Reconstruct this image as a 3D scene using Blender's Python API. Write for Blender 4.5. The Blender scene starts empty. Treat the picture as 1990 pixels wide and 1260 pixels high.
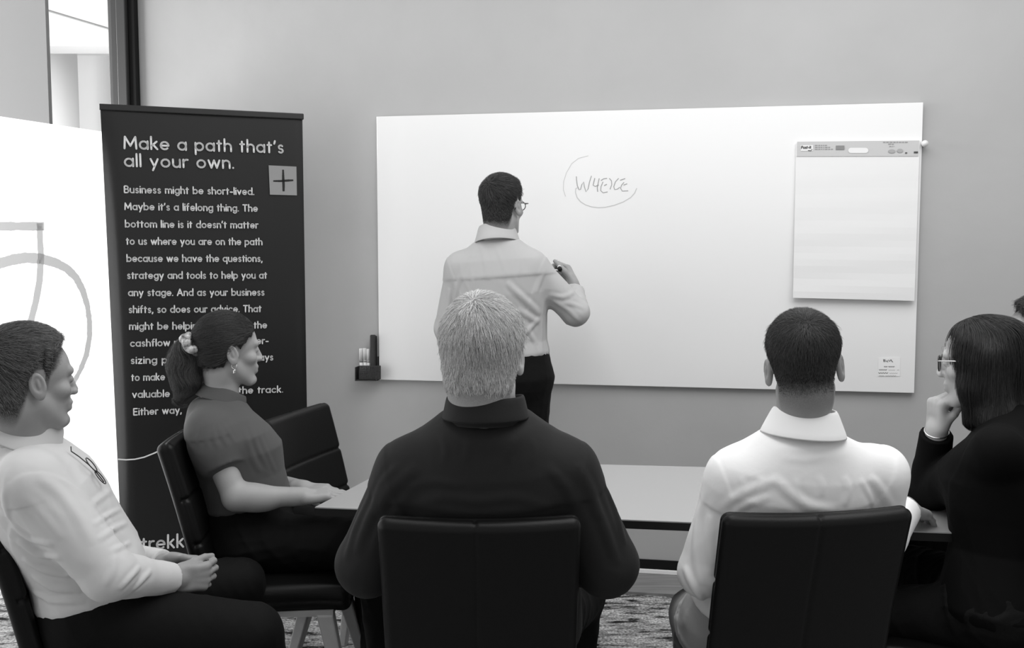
import bpy, bmesh, math, random
import numpy as np
from mathutils import Vector, Matrix

# ------------------------------------------------------------------ camera, world, lights, exposure
FPX, HOR, CAMH = 1900.0, 485.0, 1.45
PITCH = math.atan((630 - HOR) / FPX)
SC = bpy.context.scene
COL = SC.collection
cam_d = bpy.data.cameras.new('camera')
cam_d.sensor_width = 36.0
cam_d.lens = 36.0 * FPX / 1990.0
cam_d.clip_start = 0.05
cam_o = bpy.data.objects.new('camera', cam_d)
COL.objects.link(cam_o)
cam_o.location = (0, 0, CAMH)
cam_o.rotation_euler = (math.pi / 2 - PITCH, 0, 0)
SC.camera = cam_o

w = bpy.data.worlds.new('world')
SC.world = w
w.use_nodes = True
w.node_tree.nodes['Background'].inputs[0].default_value = (1, 1, 1, 1)
w.node_tree.nodes['Background'].inputs[1].default_value = 0.33

SC.view_settings.view_transform = 'Standard'
SC.view_settings.look = 'None'
SC.view_settings.gamma = 1.0
SC.view_settings.exposure = 0.75
SC.view_settings.use_curve_mapping = False
SC.cycles.use_denoising = True
SC.cycles.max_bounces = 10
SC.cycles.transparent_max_bounces = 16


def area(name, loc, target, sx, sy, power, spread=180):
    d = bpy.data.lights.new(name, 'AREA')
    d.shape = 'RECTANGLE'
    d.size, d.size_y = sx, sy
    d.energy = power
    d.spread = math.radians(spread)
    o = bpy.data.objects.new(name, d)
    COL.objects.link(o)
    o.location = loc
    v = Vector(target) - Vector(loc)
    o.rotation_euler = v.to_track_quat('-Z', 'Y').to_euler()
    return o


area('ceiling_light', (0.8, 2.3, 3.1), (0.8, 2.3, 0), 3.0, 2.4, 44)
area('corridor_daylight', (-5.2, 4.0, 1.6), (-2.2, 3.9, 1.35), 3.2, 2.6, 245)
pl_ = bpy.data.lights.new('corridor_fill', 'POINT'); pl_.energy = 30; pl_.shadow_soft_size = .3  # added fill point, no real fitting; brightens the corridor ceiling, column and wall
plo = bpy.data.objects.new('corridor_fill', pl_); COL.objects.link(plo); plo.location = (-2.75, 7.0, 1.9)

# ------------------------------------------------------------------ picture-ray helpers (the real place is measured from these)
_F = np.array([0, math.cos(PITCH), -math.sin(PITCH)])
_U = np.array([0, math.sin(PITCH), math.cos(PITCH)])
_R = np.array([1.0, 0, 0])
CAM = np.array([0, 0, CAMH])


def ray(u, v):
    return _F + (u - 995) / FPX * _R - (v - 630) / FPX * _U


def at(u, v, y):
    d = ray(u, v)
    return CAM + d * (y / d[1])


def on_line(u, v, p0, p1):
    """where the ray of (u, v) meets the vertical plane through p0, p1 (plan points)"""
    p0 = np.array(p0, float); p1 = np.array(p1, float)
    n = np.array([-(p1 - p0)[1], (p1 - p0)[0]])
    d = ray(u, v)
    t = (n @ (p0 - CAM[:2])) / (n @ d[:2])
    return CAM + d * t


def nrm(v):
    v = np.array(v, float)
    return v / np.linalg.norm(v)


# ------------------------------------------------------------------ materials
def mat(name, col, rough=0.6, spec=0.4, bump=None, var=None, sheen=0.0, coat=0.0, metal=0.0, trans=0.0):
    m = bpy.data.materials.new(name)
    m.use_nodes = True
    nt = m.node_tree
    b = nt.nodes['Principled BSDF']
    c = (col, col, col, 1) if not isinstance(col, tuple) else col + (1,)
    b.inputs['Base Color'].default_value = c
    b.inputs['Roughness'].default_value = rough
    b.inputs['Specular IOR Level'].default_value = spec
    b.inputs['Metallic'].default_value = metal
    b.inputs['Sheen Weight'].default_value = sheen
    b.inputs['Coat Weight'].default_value = coat
    b.inputs['Transmission Weight'].default_value = trans
    tc = nt.nodes.new('ShaderNodeTexCoord')
    if var:  # (scale, amount, detail) : the surface's own mottling
        n = nt.nodes.new('ShaderNodeTexNoise')
        n.inputs['Scale'].default_value = var[0]
        n.inputs['Detail'].default_value = var[2]
        nt.links.new(tc.outputs['Object'], n.inputs['Vector'])
        r = nt.nodes.new('ShaderNodeMapRange')
        r.inputs[1].default_value = 0.25
        r.inputs[2].default_value = 0.75
        r.inputs[3].default_value = max(0, c[0] * (1 - var[1]))
        r.inputs[4].default_value = c[0] * (1 + var[1])
        nt.links.new(n.outputs[0], r.inputs[0])
        nt.links.new(r.outputs[0], b.inputs['Base Color'])
    if bump:  # (scale, strength, distance)
        n = nt.nodes.new('ShaderNodeTexNoise')
        n.inputs['Scale'].default_value = bump[0]
        n.inputs['Detail'].default_value = 5
        nt.links.new(tc.outputs['Object'], n.inputs['Vector'])
        bp = nt.nodes.new('ShaderNodeBump')
        bp.inputs['Strength'].default_value = bump[1]
        bp.inputs['Distance'].default_value = bump[2]
        nt.links.new(n.outputs[0], bp.inputs['Height'])
        nt.links.new(bp.outputs[0], b.inputs['Normal'])
    return m


def hair_mat(name, lo, hi, rough=0.45):
    m = mat(name, lo, rough, 0.35)
    nt = m.node_tree
    hi_n = nt.nodes.new('ShaderNodeHairInfo')
    r = nt.nodes.new('ShaderNodeMapRange')
    r.inputs[3].default_value = lo
    r.inputs[4].default_value = hi
    nt.links.new(hi_n.outputs['Random'], r.inputs[0])
    nt.links.new(r.outputs[0], nt.nodes['Principled BSDF'].inputs['Base Color'])
    return m


def skin_mat(name, col, stub):
    """skin; the 'stubble' attribute marks where closely clipped hair grows out of it"""
    m = mat(name, col, 0.48, 0.3, bump=(140, 0.10, 0.002), var=(18, 0.06, 4))
    nt = m.node_tree
    b = nt.nodes['Principled BSDF']
    src = b.inputs['Base Color'].links[0].from_socket
    at_ = nt.nodes.new('ShaderNodeAttribute')
    at_.attribute_name = 'stubble'
    n = nt.nodes.new('ShaderNodeTexNoise')
    n.inputs['Scale'].default_value = 420
    n.inputs['Detail'].default_value = 1
    tc = nt.nodes.new('ShaderNodeTexCoord')
    nt.links.new(tc.outputs['Object'], n.inputs['Vector'])
    mr = nt.nodes.new('ShaderNodeMapRange')
    mr.inputs[1].default_value = .3; mr.inputs[2].default_value = .7
    mr.inputs[3].default_value = .75; mr.inputs[4].default_value = 1.15
    nt.links.new(n.outputs[0], mr.inputs[0])
    mu = nt.nodes.new('ShaderNodeMath'); mu.operation = 'MULTIPLY'; mu.use_clamp = True
    nt.links.new(at_.outputs['Fac'], mu.inputs[0]); nt.links.new(mr.outputs[0], mu.inputs[1])
    mx = nt.nodes.new('ShaderNodeMix'); mx.data_type = 'RGBA'
    nt.links.new(mu.outputs[0], mx.inputs[0]); nt.links.new(src, mx.inputs[6])
    mx.inputs[7].default_value = (stub, stub, stub, 1)
    nt.links.new(mx.outputs[2], b.inputs['Base Color'])
    return m


M = {}
M['plaster'] = mat('plaster', 0.44, 0.85, 0.2, bump=(9, 0.10, 0.02), var=(2.2, 0.045, 6))
M['board'] = mat('whiteboard enamel', 0.845, 0.22, 0.5)
M['board_edge'] = mat('board edge', 0.86, 0.4, 0.4)
M['paper'] = mat('paper', 0.80, 0.8, 0.2, bump=(7, 0.08, 0.01))
M['pad_header'] = mat('pad header grey', 0.55, 0.6, 0.3)
M['ink'] = mat('dark ink', 0.06, 0.6, 0.3)
M['ink_mid'] = mat('grey ink', 0.25, 0.6, 0.3)
M['ink_faint'] = mat('faint marker line', 0.56, 0.5, 0.3)
M['ink_marker'] = mat('marker line', 0.36, 0.5, 0.3)
M['banner'] = mat('banner vinyl', 0.012, 0.33, 0.4, var=(3, 0.06, 3))
M['letter'] = mat('white lettering', 0.75, 0.6, 0.3)
M['square'] = mat('grey print', 0.30, 0.6, 0.3)
M['rail'] = mat('black rail', 0.012, 0.35, 0.5)
M['frame_dark'] = mat('dark metal frame', 0.045, 0.45, 0.4)
M['frame_mid'] = mat('grey metal frame', 0.05, 0.45, 0.4)
M['black'] = mat('black plastic', 0.008, 0.45, 0.2)
M['mesh_black'] = mat('black wire mesh', 0.03, 0.5, 0.4)
M['white_plastic'] = mat('white plastic', 0.75, 0.4, 0.4)
M['grey_plastic'] = mat('grey plastic', 0.35, 0.4, 0.4)
M['skirting'] = mat('white skirting', 0.88, 0.5, 0.3)
M['table_top'] = mat('white laminate', 0.33, 0.16, 0.5)
M['leather'] = mat('black leather', 0.006, 0.40, 0.16, bump=(220, 0.12, 0.002))
M['piping'] = mat('leather piping', 0.03, 0.4, 0.5)
M['wood'] = mat('pale wood leg', 0.36, 0.45, 0.35, var=(14, 0.12, 4))
M['skin'] = mat('skin', 0.30, 0.48, 0.35, bump=(140, 0.10, 0.002), var=(18, 0.06, 4))
M['skin_dark'] = mat('tanned skin', 0.26, 0.48, 0.35, bump=(140, 0.10, 0.002), var=(18, 0.08, 4))
M['skin_pale'] = mat('pale skin', 0.42, 0.48, 0.35, bump=(140, 0.08, 0.002), var=(18, 0.05, 4))
M['shirt_white'] = mat('white cotton', 0.84, 0.85, 0.2, bump=(60, 0.10, 0.004), sheen=0.03)
M['shirt_pale'] = mat('fine white cotton', 0.58, 0.85, 0.2, bump=(60, 0.10, 0.004), sheen=0.03)
M['shirt_grey'] = mat('pale grey cotton', 0.45, 0.8, 0.2, bump=(60, 0.10, 0.004), sheen=0.03)
M['shirt_black'] = mat('black cotton', 0.017, 0.75, 0.12, bump=(60, 0.12, 0.004), sheen=0.03)
M['blouse'] = mat('dark grey blouse', 0.085, 0.75, 0.15, bump=(60, 0.10, 0.004), sheen=0.05)
M['jacket'] = mat('black jacket', 0.004, 0.8, 0.08, bump=(90, 0.10, 0.003))
M['trouser_black'] = mat('black trousers', 0.006, 0.75, 0.10, bump=(90, 0.10, 0.003), sheen=0.01)
M['trouser_grey'] = mat('grey trousers', 0.32, 0.85, 0.2, bump=(90, 0.10, 0.003))
M['trouser_dark'] = mat('dark woven trousers', 0.008, 0.85, 0.1, bump=(150, 0.25, 0.004))
M['shoe'] = mat('black shoe', 0.012, 0.35, 0.5)
M['glass_frame'] = mat('spectacle frame', 0.02, 0.3, 0.5)
M['silver'] = mat('silver metal', 0.6, 0.25, 0.5, metal=1.0)
M['scrunchie'] = mat('patterned satin', 0.30, 0.3, 0.5, var=(90, 0.95, 1))
M['hair_grey_cap'] = mat('grey hair roots', 0.26, 0.7, 0.2)
M['hair_grey'] = hair_mat('grey hair', 0.26, 0.85)
M['hair_dark_cap'] = mat('dark hair roots', 0.022, 0.7, 0.2)
M['hair_dark'] = hair_mat('dark hair', 0.012, 0.085)
M['hair_brown_cap'] = mat('brown hair roots', 0.030, 0.5, 0.3)
M['hair_brown'] = hair_mat('brown hair', 0.015, 0.13, 0.35)
M['hair_salt_cap'] = mat('greying hair roots', 0.05, 0.7, 0.2)
M['hair_salt'] = hair_mat('greying hair', 0.03, 0.22)
M['hair_black_cap'] = mat('black hair roots', 0.010, 0.5, 0.3)
M['hair_black'] = hair_mat('black hair', 0.006, 0.030, 0.35)


def glass_mat():
    m = bpy.data.materials.new('clear glass')
    m.use_nodes = True
    nt = m.node_tree
    nt.nodes.remove(nt.nodes['Principled BSDF'])
    out = nt.nodes['Material Output']
    tr = nt.nodes.new('ShaderNodeBsdfTransparent')
    gl = nt.nodes.new('ShaderNodeBsdfGlossy')
    gl.inputs['Roughness'].default_value = 0.02
    fr = nt.nodes.new('ShaderNodeFresnel')
    fr.inputs[0].default_value = 1.45
    mx = nt.nodes.new('ShaderNodeMixShader')
    nt.links.new(fr.outputs[0], mx.inputs[0])
    nt.links.new(tr.outputs[0], mx.inputs[1])
    nt.links.new(gl.outputs[0], mx.inputs[2])
    nt.links.new(mx.outputs[0], out.inputs[0])
    return m


M['glass'] = glass_mat()


def film_mat(name, col, tcol):
    m = bpy.data.materials.new(name)
    m.use_nodes = True
    nt = m.node_tree
    nt.nodes.remove(nt.nodes['Principled BSDF'])
    out = nt.nodes['Material Output']
    tr = nt.nodes.new('ShaderNodeBsdfTranslucent')
    tr.inputs[0].default_value = (tcol, tcol, tcol, 1)
    df = nt.nodes.new('ShaderNodeBsdfDiffuse')
    df.inputs[0].default_value = (col, col, col, 1)
    mx = nt.nodes.new('ShaderNodeMixShader')
    mx.inputs[0].default_value = 0.4
    nt.links.new(tr.outputs[0], mx.inputs[1])
    nt.links.new(df.outputs[0], mx.inputs[2])
    nt.links.new(mx.outputs[0], out.inputs[0])
    return m


M['film'] = film_mat('frosted film', 0.9, 0.95)
M['film_grey'] = film_mat('grey print on film', 0.4, 0.40)


def carpet_mat():
    m = mat('streaked carpet', 0.3, 0.95, 0.1)
    nt = m.node_tree
    b = nt.nodes['Principled BSDF']
    tc = nt.nodes.new('ShaderNodeTexCoord')
    mp = nt.nodes.new('ShaderNodeMapping')
    mp.inputs['Rotation'].default_value = (0, 0, math.radians(10.5))
    mp.inputs['Scale'].default_value = (7, 26, 1)
    nt.links.new(tc.outputs['Object'], mp.inputs['Vector'])
    n1 = nt.nodes.new('ShaderNodeTexNoise')
    n1.inputs['Scale'].default_value = 1.0
    n1.inputs['Detail'].default_value = 9
    n1.inputs['Roughness'].default_value = 0.68
    n1.inputs['Distortion'].default_value = 0.35
    nt.links.new(mp.outputs[0], n1.inputs['Vector'])
    r1 = nt.nodes.new('ShaderNodeValToRGB')
    e = r1.color_ramp.elements
    e[0].position = 0.41; e[0].color = (0.015, 0.015, 0.015, 1)
    e[1].position = 0.45; e[1].color = (0.19, 0.19, 0.19, 1)
    x = r1.color_ramp.elements.new(0.60); x.color = (0.42, 0.42, 0.42, 1)
    nt.links.new(n1.outputs[0], r1.inputs[0])
    n2 = nt.nodes.new('ShaderNodeTexNoise')
    n2.inputs['Scale'].default_value = 110
    n2.inputs['Detail'].default_value = 3
    nt.links.new(tc.outputs['Object'], n2.inputs['Vector'])
    mr = nt.nodes.new('ShaderNodeMapRange')
    mr.inputs[1].default_value = 0.3
    mr.inputs[2].default_value = 0.7
    mr.inputs[3].default_value = 0.30
    mr.inputs[4].default_value = 1.75
    nt.links.new(n2.outputs[0], mr.inputs[0])
    mx = nt.nodes.new('ShaderNodeMix')
    mx.data_type = 'RGBA'
    mx.blend_type = 'MULTIPLY'
    mx.inputs[0].default_value = 1.0
    nt.links.new(r1.outputs[0], mx.inputs[6])
    nt.links.new(mr.outputs[0], mx.inputs[7])
    nt.links.new(mx.outputs[2], b.inputs['Base Color'])
    bp = nt.nodes.new('ShaderNodeBump')
    bp.inputs['Strength'].default_value = 0.5
    bp.inputs['Distance'].default_value = 0.004
    nt.links.new(n2.outputs[0], bp.inputs['Height'])
    nt.links.new(bp.outputs[0], b.inputs['Normal'])
    return m


def plank_mat():
    m = mat('grey wood strip', 0.2, 0.5, 0.3)
    nt = m.node_tree
    b = nt.nodes['Principled BSDF']
    tc = nt.nodes.new('ShaderNodeTexCoord')
    mp = nt.nodes.new('ShaderNodeMapping')
    mp.inputs['Rotation'].default_value = (0, 0, math.radians(10.5))
    mp.inputs['Scale'].default_value = (3, 60, 3)
    nt.links.new(tc.outputs['Object'], mp.inputs['Vector'])
    n1 = nt.nodes.new('ShaderNodeTexNoise')
    n1.inputs['Scale'].default_value = 1.0
    n1.inputs['Detail'].default_value = 5
    nt.links.new(mp.outputs[0], n1.inputs['Vector'])
    mr = nt.nodes.new('ShaderNodeMapRange')
    mr.inputs[1].default_value = 0.3
    mr.inputs[2].default_value = 0.7
    mr.inputs[3].default_value = 0.15
    mr.inputs[4].default_value = 0.27
    nt.links.new(n1.outputs[0], mr.inputs[0])
    nt.links.new(mr.outputs[0], b.inputs['Base Color'])
    return m


M['carpet'] = carpet_mat()
M['plank'] = plank_mat()


# ------------------------------------------------------------------ object helpers
def tag(o, label, cat, group=None):
    o['label'] = label
    o['category'] = cat
    if group:
        o['group'] = group
    return o


def make(name, V, Fc, m, parent=None, origin=None, smooth=False):
    """link one mesh object; V are world points, stored relative to the top object's origin"""
    V = np.asarray(V, float)
    if parent is not None:
        p = parent
        while p.parent:
            p = p.parent
        org = np.array(p['_org']) if '_org' in p else np.array(p.location)
    else:
        org = np.zeros(3) if origin is None else np.array(origin, float)
    me = bpy.data.meshes.new(name)
    if isinstance(Fc, np.ndarray):
        k = Fc.shape[1]
        nF = len(Fc)
        me.vertices.add(len(V))
        me.vertices.foreach_set('co', (V - org).astype(np.float32).ravel())
        me.loops.add(nF * k)
        me.loops.foreach_set('vertex_index', Fc.astype(np.int32).ravel())
        me.polygons.add(nF)
        me.polygons.foreach_set('loop_start', np.arange(0, nF * k, k, dtype=np.int32))
        me.update(calc_edges=True)
        me.validate()
    else:
        me.from_pydata([tuple(x) for x in (V - org)], [], Fc)
    if smooth:
        me.polygons.foreach_set('use_smooth', np.ones(len(me.polygons), bool))
    me.materials.append(m)
    o = bpy.data.objects.new(name, me)
    COL.objects.link(o)
    if parent is not None:
        o.parent = parent
    else:
        o.location = org
    return o


def empty(name, loc):
    o = bpy.data.objects.new(name, None)
    COL.objects.link(o)
    o.location = loc
    o.empty_display_size = 0.1
    return o


class MB:
    """collects simple solids for ONE mesh"""
    def __init__(self):
        self.V, self.F = [], []

    def add(self, V, F):
        n = len(self.V)
        self.V += [np.array(v, float) for v in V]
        self.F += [[i + n for i in f] for f in F]

    def hexa(self, c8):
        self.add(c8, [(0, 3, 2, 1), (4, 5, 6, 7), (0, 1, 5, 4), (1, 2, 6, 5), (2, 3, 7, 6), (3, 0, 4, 7)])

    def box(self, lo, hi):
        x0, y0, z0 = lo; x1, y1, z1 = hi
        self.hexa([(x0, y0, z0), (x1, y0, z0), (x1, y1, z0), (x0, y1, z0),
                   (x0, y0, z1), (x1, y0, z1), (x1, y1, z1), (x0, y1, z1)])

    def wallbox(self, p0, p1, z0, z1, t0, t1):
        """box along plan line p0-p1 from depth t0 to t1 along its left normal"""
        p0 = np.array(p0[:2], float); p1 = np.array(p1[:2], float)
        d = nrm(p1 - p0); n = np.array([-d[1], d[0]])
        q = [p0 + n * t0, p1 + n * t0, p1 + n * t1, p0 + n * t1]
        self.hexa([(*a, z0) for a in q] + [(*a, z1) for a in q])

    def tube(self, pts, r, n=8, closed=False, r1=None):
        pts = [np.array(p, float) for p in pts]
        N = len(pts)
        base = len(self.V)
        prev = None
        for i, p in enumerate(pts):
            if closed:
                t = pts[(i + 1) % N] - pts[i - 1]
            else:
                t = pts[min(i + 1, N - 1)] - pts[max(i - 1, 0)]
            t = nrm(t)
            if prev is None:
                a = nrm(np.cross(t, (0.13, 0.27, 0.95) if abs(t[2]) < 0.9 else (1, 0.1, 0)))
            else:
                a = nrm(prev - t * (prev @ t))
            prev = a
            b = np.cross(t, a)
            rr = r if r1 is None else r + (r1 - r) * i / (N - 1)
            for k in range(n):
                an = 2 * math.pi * k / n
                self.V.append(p + rr * (math.cos(an) * a + math.sin(an) * b))
        for i in range(N if closed else N - 1):
            j = (i + 1) % N
            for k in range(n):
                k2 = (k + 1) % n
                self.F.append([base + i * n + k, base + i * n + k2, base + j * n + k2, base + j * n + k])
        if not closed:
            self.F.append([base + k for k in range(n)][::-1])
            self.F.append([base + (N - 1) * n + k for k in range(n)])

    def build(self, name, m, parent=None, origin=None, smooth=False):
        return make(name, self.V, self.F, m, parent, origin, smooth)


def bevel(o, w=0.003, seg=2):
    b = o.modifiers.new('bevel', 'BEVEL')
    b.width = w
    b.segments = seg
    b.limit_method = 'ANGLE'
    return o


# ------------------------------------------------------------------ rounded-solid modelling (smooth unions turned into one closed surface)
def smin(a, b, k):
    if k <= 0:
        return np.minimum(a, b)
    h = np.clip(0.5 + 0.5 * (b - a) / k, 0, 1)
    return b + (a - b) * h - k * h * (1 - h)


def seg_t(P, a, b):
    ba = b - a
    return np.clip(((P - a) @ ba) / max(ba @ ba, 1e-12), 0, 1)


class Field:
    def __init__(self):
        self.p = []

    def add(self, fn, c, r, k=0.02, op='u'):
        self.p.append((fn, np.array(c, float), float(r), k, op))
        return self

    def cone(self, a, b, ra, rb, k=0.02, op='u'):
        a = np.array(a, float); b = np.array(b, float)
        def f(P):
            t = seg_t(P, a, b)
            return np.linalg.norm(P - a - t[:, None] * (b - a), axis=1) - (ra + (rb - ra) * t)
        return self.add(f, (a + b) / 2, np.linalg.norm(b - a) / 2 + max(ra, rb), k, op)

    def sleeve(self, a, b, ra, rb, k=0.02, flat=1.0):
        """cone with a flat end at b (a cuff or hem)"""
        a = np.array(a, float); b = np.array(b, float)
        d = nrm(b - a)
        def f(P):
            t = seg_t(P, a, b + d * 0.05)
            c = np.linalg.norm(P - a - t[:, None] * (b + d * 0.05 - a), axis=1) - (ra + (rb - ra) * t)
            return np.maximum(c, (P - b) @ d)
        return self.add(f, (a + b) / 2, np.linalg.norm(b - a) / 2 + max(ra, rb) + .05, k, 'u')

    def ell(self, c, r, Rm=None, k=0.02, op='u'):
        c = np.array(c, float); r = np.array(r, float)
        Rm = np.eye(3) if Rm is None else Rm
        def f(P):
            q = (P - c) @ Rm
            k0 = np.linalg.norm(q / r, axis=1)
            k1 = np.linalg.norm(q / (r * r), axis=1) + 1e-9
            return np.where(k0 < 0.05, -r.min() * (1 - k0), k0 * (k0 - 1) / k1)
        return self.add(f, c, r.max(), k, op)

    def box(self, c, h, Rm, rad, k=0.02, op='u'):
        c = np.array(c, float); h = np.array(h, float) - rad
        def f(P):
            q = np.abs((P - c) @ Rm) - h
            return np.linalg.norm(np.maximum(q, 0), axis=1) + np.minimum(q.max(1), 0) - rad
        return self.add(f, c, np.linalg.norm(h) + rad, k, op)

    def loft(self, o, Rm, st, n=2.3, k=0.03, inf=0.0, lo=None, hi=None):
        """elliptical sections along Rm's third axis; st rows: h, cx, cy, a, b"""
        o = np.array(o, float)
        st = np.array(st, float)
        h0 = st[0, 0] if lo is None else lo
        h1 = st[-1, 0] if hi is None else hi
        def f(P):
            q = (P - o) @ Rm
            h = q[:, 2]
            x = q[:, 0] - np.interp(h, st[:, 0], st[:, 1])
            y = q[:, 1] - np.interp(h, st[:, 0], st[:, 2])
            a = np.interp(h, st[:, 0], st[:, 3]) + inf
            b = np.interp(h, st[:, 0], st[:, 4]) + inf
            rho = (np.abs(x / a) ** n + np.abs(y / b) ** n) ** (1 / n) + 1e-6
            l = np.sqrt(x * x + y * y)
            d = np.where(rho < 0.15, -np.minimum(a, b) * (1 - rho), l * (1 - 1 / rho)) * 0.85
            cap = np.abs(h - (h0 + h1) / 2) - (h1 - h0) / 2
            return -smin(-d, -cap, 0.03)
        c = o + Rm[:, 2] * (h0 + h1) / 2
        r = np.hypot((h1 - h0) / 2, st[:, 3:5].max() + inf + np.abs(st[:, 1:3]).max())
        return self.add(f, c, r, k, 'u')

    def _apply(self, d, P, prim, mask):
        fn, c, r, k, op = prim
        v = fn(P[mask])
        if op == 'u':
            d[mask] = smin(d[mask], v, k)
        elif op == 's':
            d[mask] = -smin(-d[mask], v, k)
        return d

    def eval(self, P):
        P = np.asarray(P, float)
        d = np.full(len(P), 1.0)
        for pr in self.p:
            m = ((P - pr[1]) ** 2).sum(1) < (pr[2] + 0.06 + pr[3]) ** 2
            if m.any():
                self._apply(d, P, pr, m)
        return d

    def grad(self, P, e=0.002):
        g = np.stack([self.eval(P + e * a) - self.eval(P - e * a) for a in np.eye(3)], 1)
        return g / (np.linalg.norm(g, axis=1, keepdims=True) + 1e-9)

    def hit(self, u, v, y0=0.6, y1=5.0):
        """where the ray of (u, v) first meets this surface"""
        d = nrm(ray(u, v))
        t = y0
        for _ in range(400):
            s = self.eval((CAM + d * t)[None])[0]
            if s < 0.001:
                return CAM + d * t
            t += min(max(s * 0.5, 0.001), 0.03)
            if t > y1:
                return None
        return None

    def bounds(self):
        lo = np.min([c - r for f, c, r, k, op in self.p if op == 'u'], 0)
        hi = np.max([c + r for f, c, r, k, op in self.p if op == 'u'], 0)
        return lo - 0.03, hi + 0.03

    def surface(self, h=0.004, disp=None, lo=None, hi=None):
        l, u = self.bounds()
        lo = l if lo is None else np.maximum(l, lo)
        hi = u if hi is None else np.minimum(u, hi)
        B = 8
        bs = B * h
        nb = np.ceil((hi - lo) / bs).astype(int)
        gi = np.stack(np.meshgrid(*[np.arange(n) for n in nb], indexing='ij'), -1).reshape(-1, 3)
        cen = lo + (gi + 0.5) * bs
        brad = bs * math.sqrt(3) / 2
        d0 = np.concatenate([self.eval(c) for c in np.array_split(cen, max(1, len(cen) // 200000))])
        act = np.abs(d0) < brad * 1.5 + 0.012
        gi, cen = gi[act], cen[act]
        n = len(gi)
        bmap = np.full(nb, -1, np.int32)
        bmap[gi[:, 0], gi[:, 1], gi[:, 2]] = np.arange(n)
        off = np.stack(np.meshgrid(*[np.arange(B + 1)] * 3, indexing='ij'), -1).reshape(-1, 3) * h
        D = np.empty((n, (B + 1) ** 3), np.float32)
        for s in range(0, n, 1500):
            g = gi[s:s + 1500]
            P = ((lo + g * bs)[:, None, :] + off[None]).reshape(-1, 3)
            d = np.full(len(P), 1.0)
            for pr in self.p:
                bm = ((cen[s:s + 1500] - pr[1]) ** 2).sum(1) < (pr[2] + 0.06 + pr[3] + brad) ** 2
                if bm.any():
                    self._apply(d, P, pr, np.repeat(bm, (B + 1) ** 3))
            if disp is not None:
                near = np.abs(d) < 0.03
                d[near] -= disp(P[near])
            D[s:s + 1500] = d.reshape(len(g), -1)
        D = D.reshape(n, B + 1, B + 1, B + 1)
        D[D == 0] = 1e-6
        ins = D < 0
        crn = [(i, j, k) for i in (0, 1) for j in (0, 1) for k in (0, 1)]
        cnt = sum(ins[:, i:i + B, j:j + B, k:k + B].astype(np.int8) for i, j, k in crn)
        bi, ci, cj, ck = np.nonzero((cnt > 0) & (cnt < 8))
        m = len(bi)
        vals = np.stack([D[bi, ci + i, cj + j, ck + k] for i, j, k in crn], 1)
        acc = np.zeros((m, 3)); num = np.zeros(m)
        ca = np.array(crn, float)
        for a in range(8):
            for b in range(a + 1, 8):
                if np.abs(ca[a] - ca[b]).sum() == 1:
                    s = (vals[:, a] < 0) != (vals[:, b] < 0)
                    t = vals[s, a] / (vals[s, a] - vals[s, b])
                    acc[s] += ca[a] + t[:, None] * (ca[b] - ca[a])
                    num[s] += 1
        cell = np.stack([ci, cj, ck], 1)
        gcell = gi[bi] * B + cell
        V = lo + (gcell + acc / num[:, None]) * h
        vid = np.full((n, B, B, B), -1, np.int32)
        vid[bi, ci, cj, ck] = np.arange(m)
        lim = nb * B
        def look(g):
            ok = ((g >= 0) & (g < lim)).all(1)
            g = np.clip(g, 0, lim - 1)
            b = bmap[g[:, 0] // B, g[:, 1] // B, g[:, 2] // B]
            r = np.where(b >= 0, vid[b, g[:, 0] % B, g[:, 1] % B, g[:, 2] % B], -1)
            return np.where(ok, r, -1)
        Q = []
        ax = np.eye(3, dtype=int)
        for a in range(3):
            s0 = [slice(0, B)] * 3
            s1 = [slice(0, B)] * 3
            s1[a] = slice(1, B + 1)
            A0 = ins[(slice(None), *s0)]
            A1 = ins[(slice(None), *s1)]
            e = np.nonzero(A0 != A1)
            g = gi[e[0]] * B + np.stack(e[1:], 1)
            b, c = ax[(a + 1) % 3], ax[(a + 2) % 3]
            q = np.stack([look(g), look(g - b), look(g - b - c), look(g - c)], 1)
            fl = A0[e]
            q[~fl] = q[~fl][:, ::-1]
            Q.append(q[(q >= 0).all(1)])
        return V, np.concatenate(Q)


def frame(fwd, up=(0, 0, 1)):
    """columns: right, forward, up"""
    f = nrm(fwd)
    r = nrm(np.cross(f, up))
    u = np.cross(r, f)
    return np.stack([r, f, u], 1)


def rot_about(Rm, axis, deg):
    a = nrm(axis); t = math.radians(deg)
    K = np.array([[0, -a[2], a[1]], [a[2], 0, -a[0]], [-a[1], a[0], 0]])
    return (np.eye(3) + math.sin(t) * K + (1 - math.cos(t)) * K @ K) @ Rm


def sstep(x, a, b):
    t = np.clip((x - a) / (b - a), 0, 1)
    return t * t * (3 - 2 * t)


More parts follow.
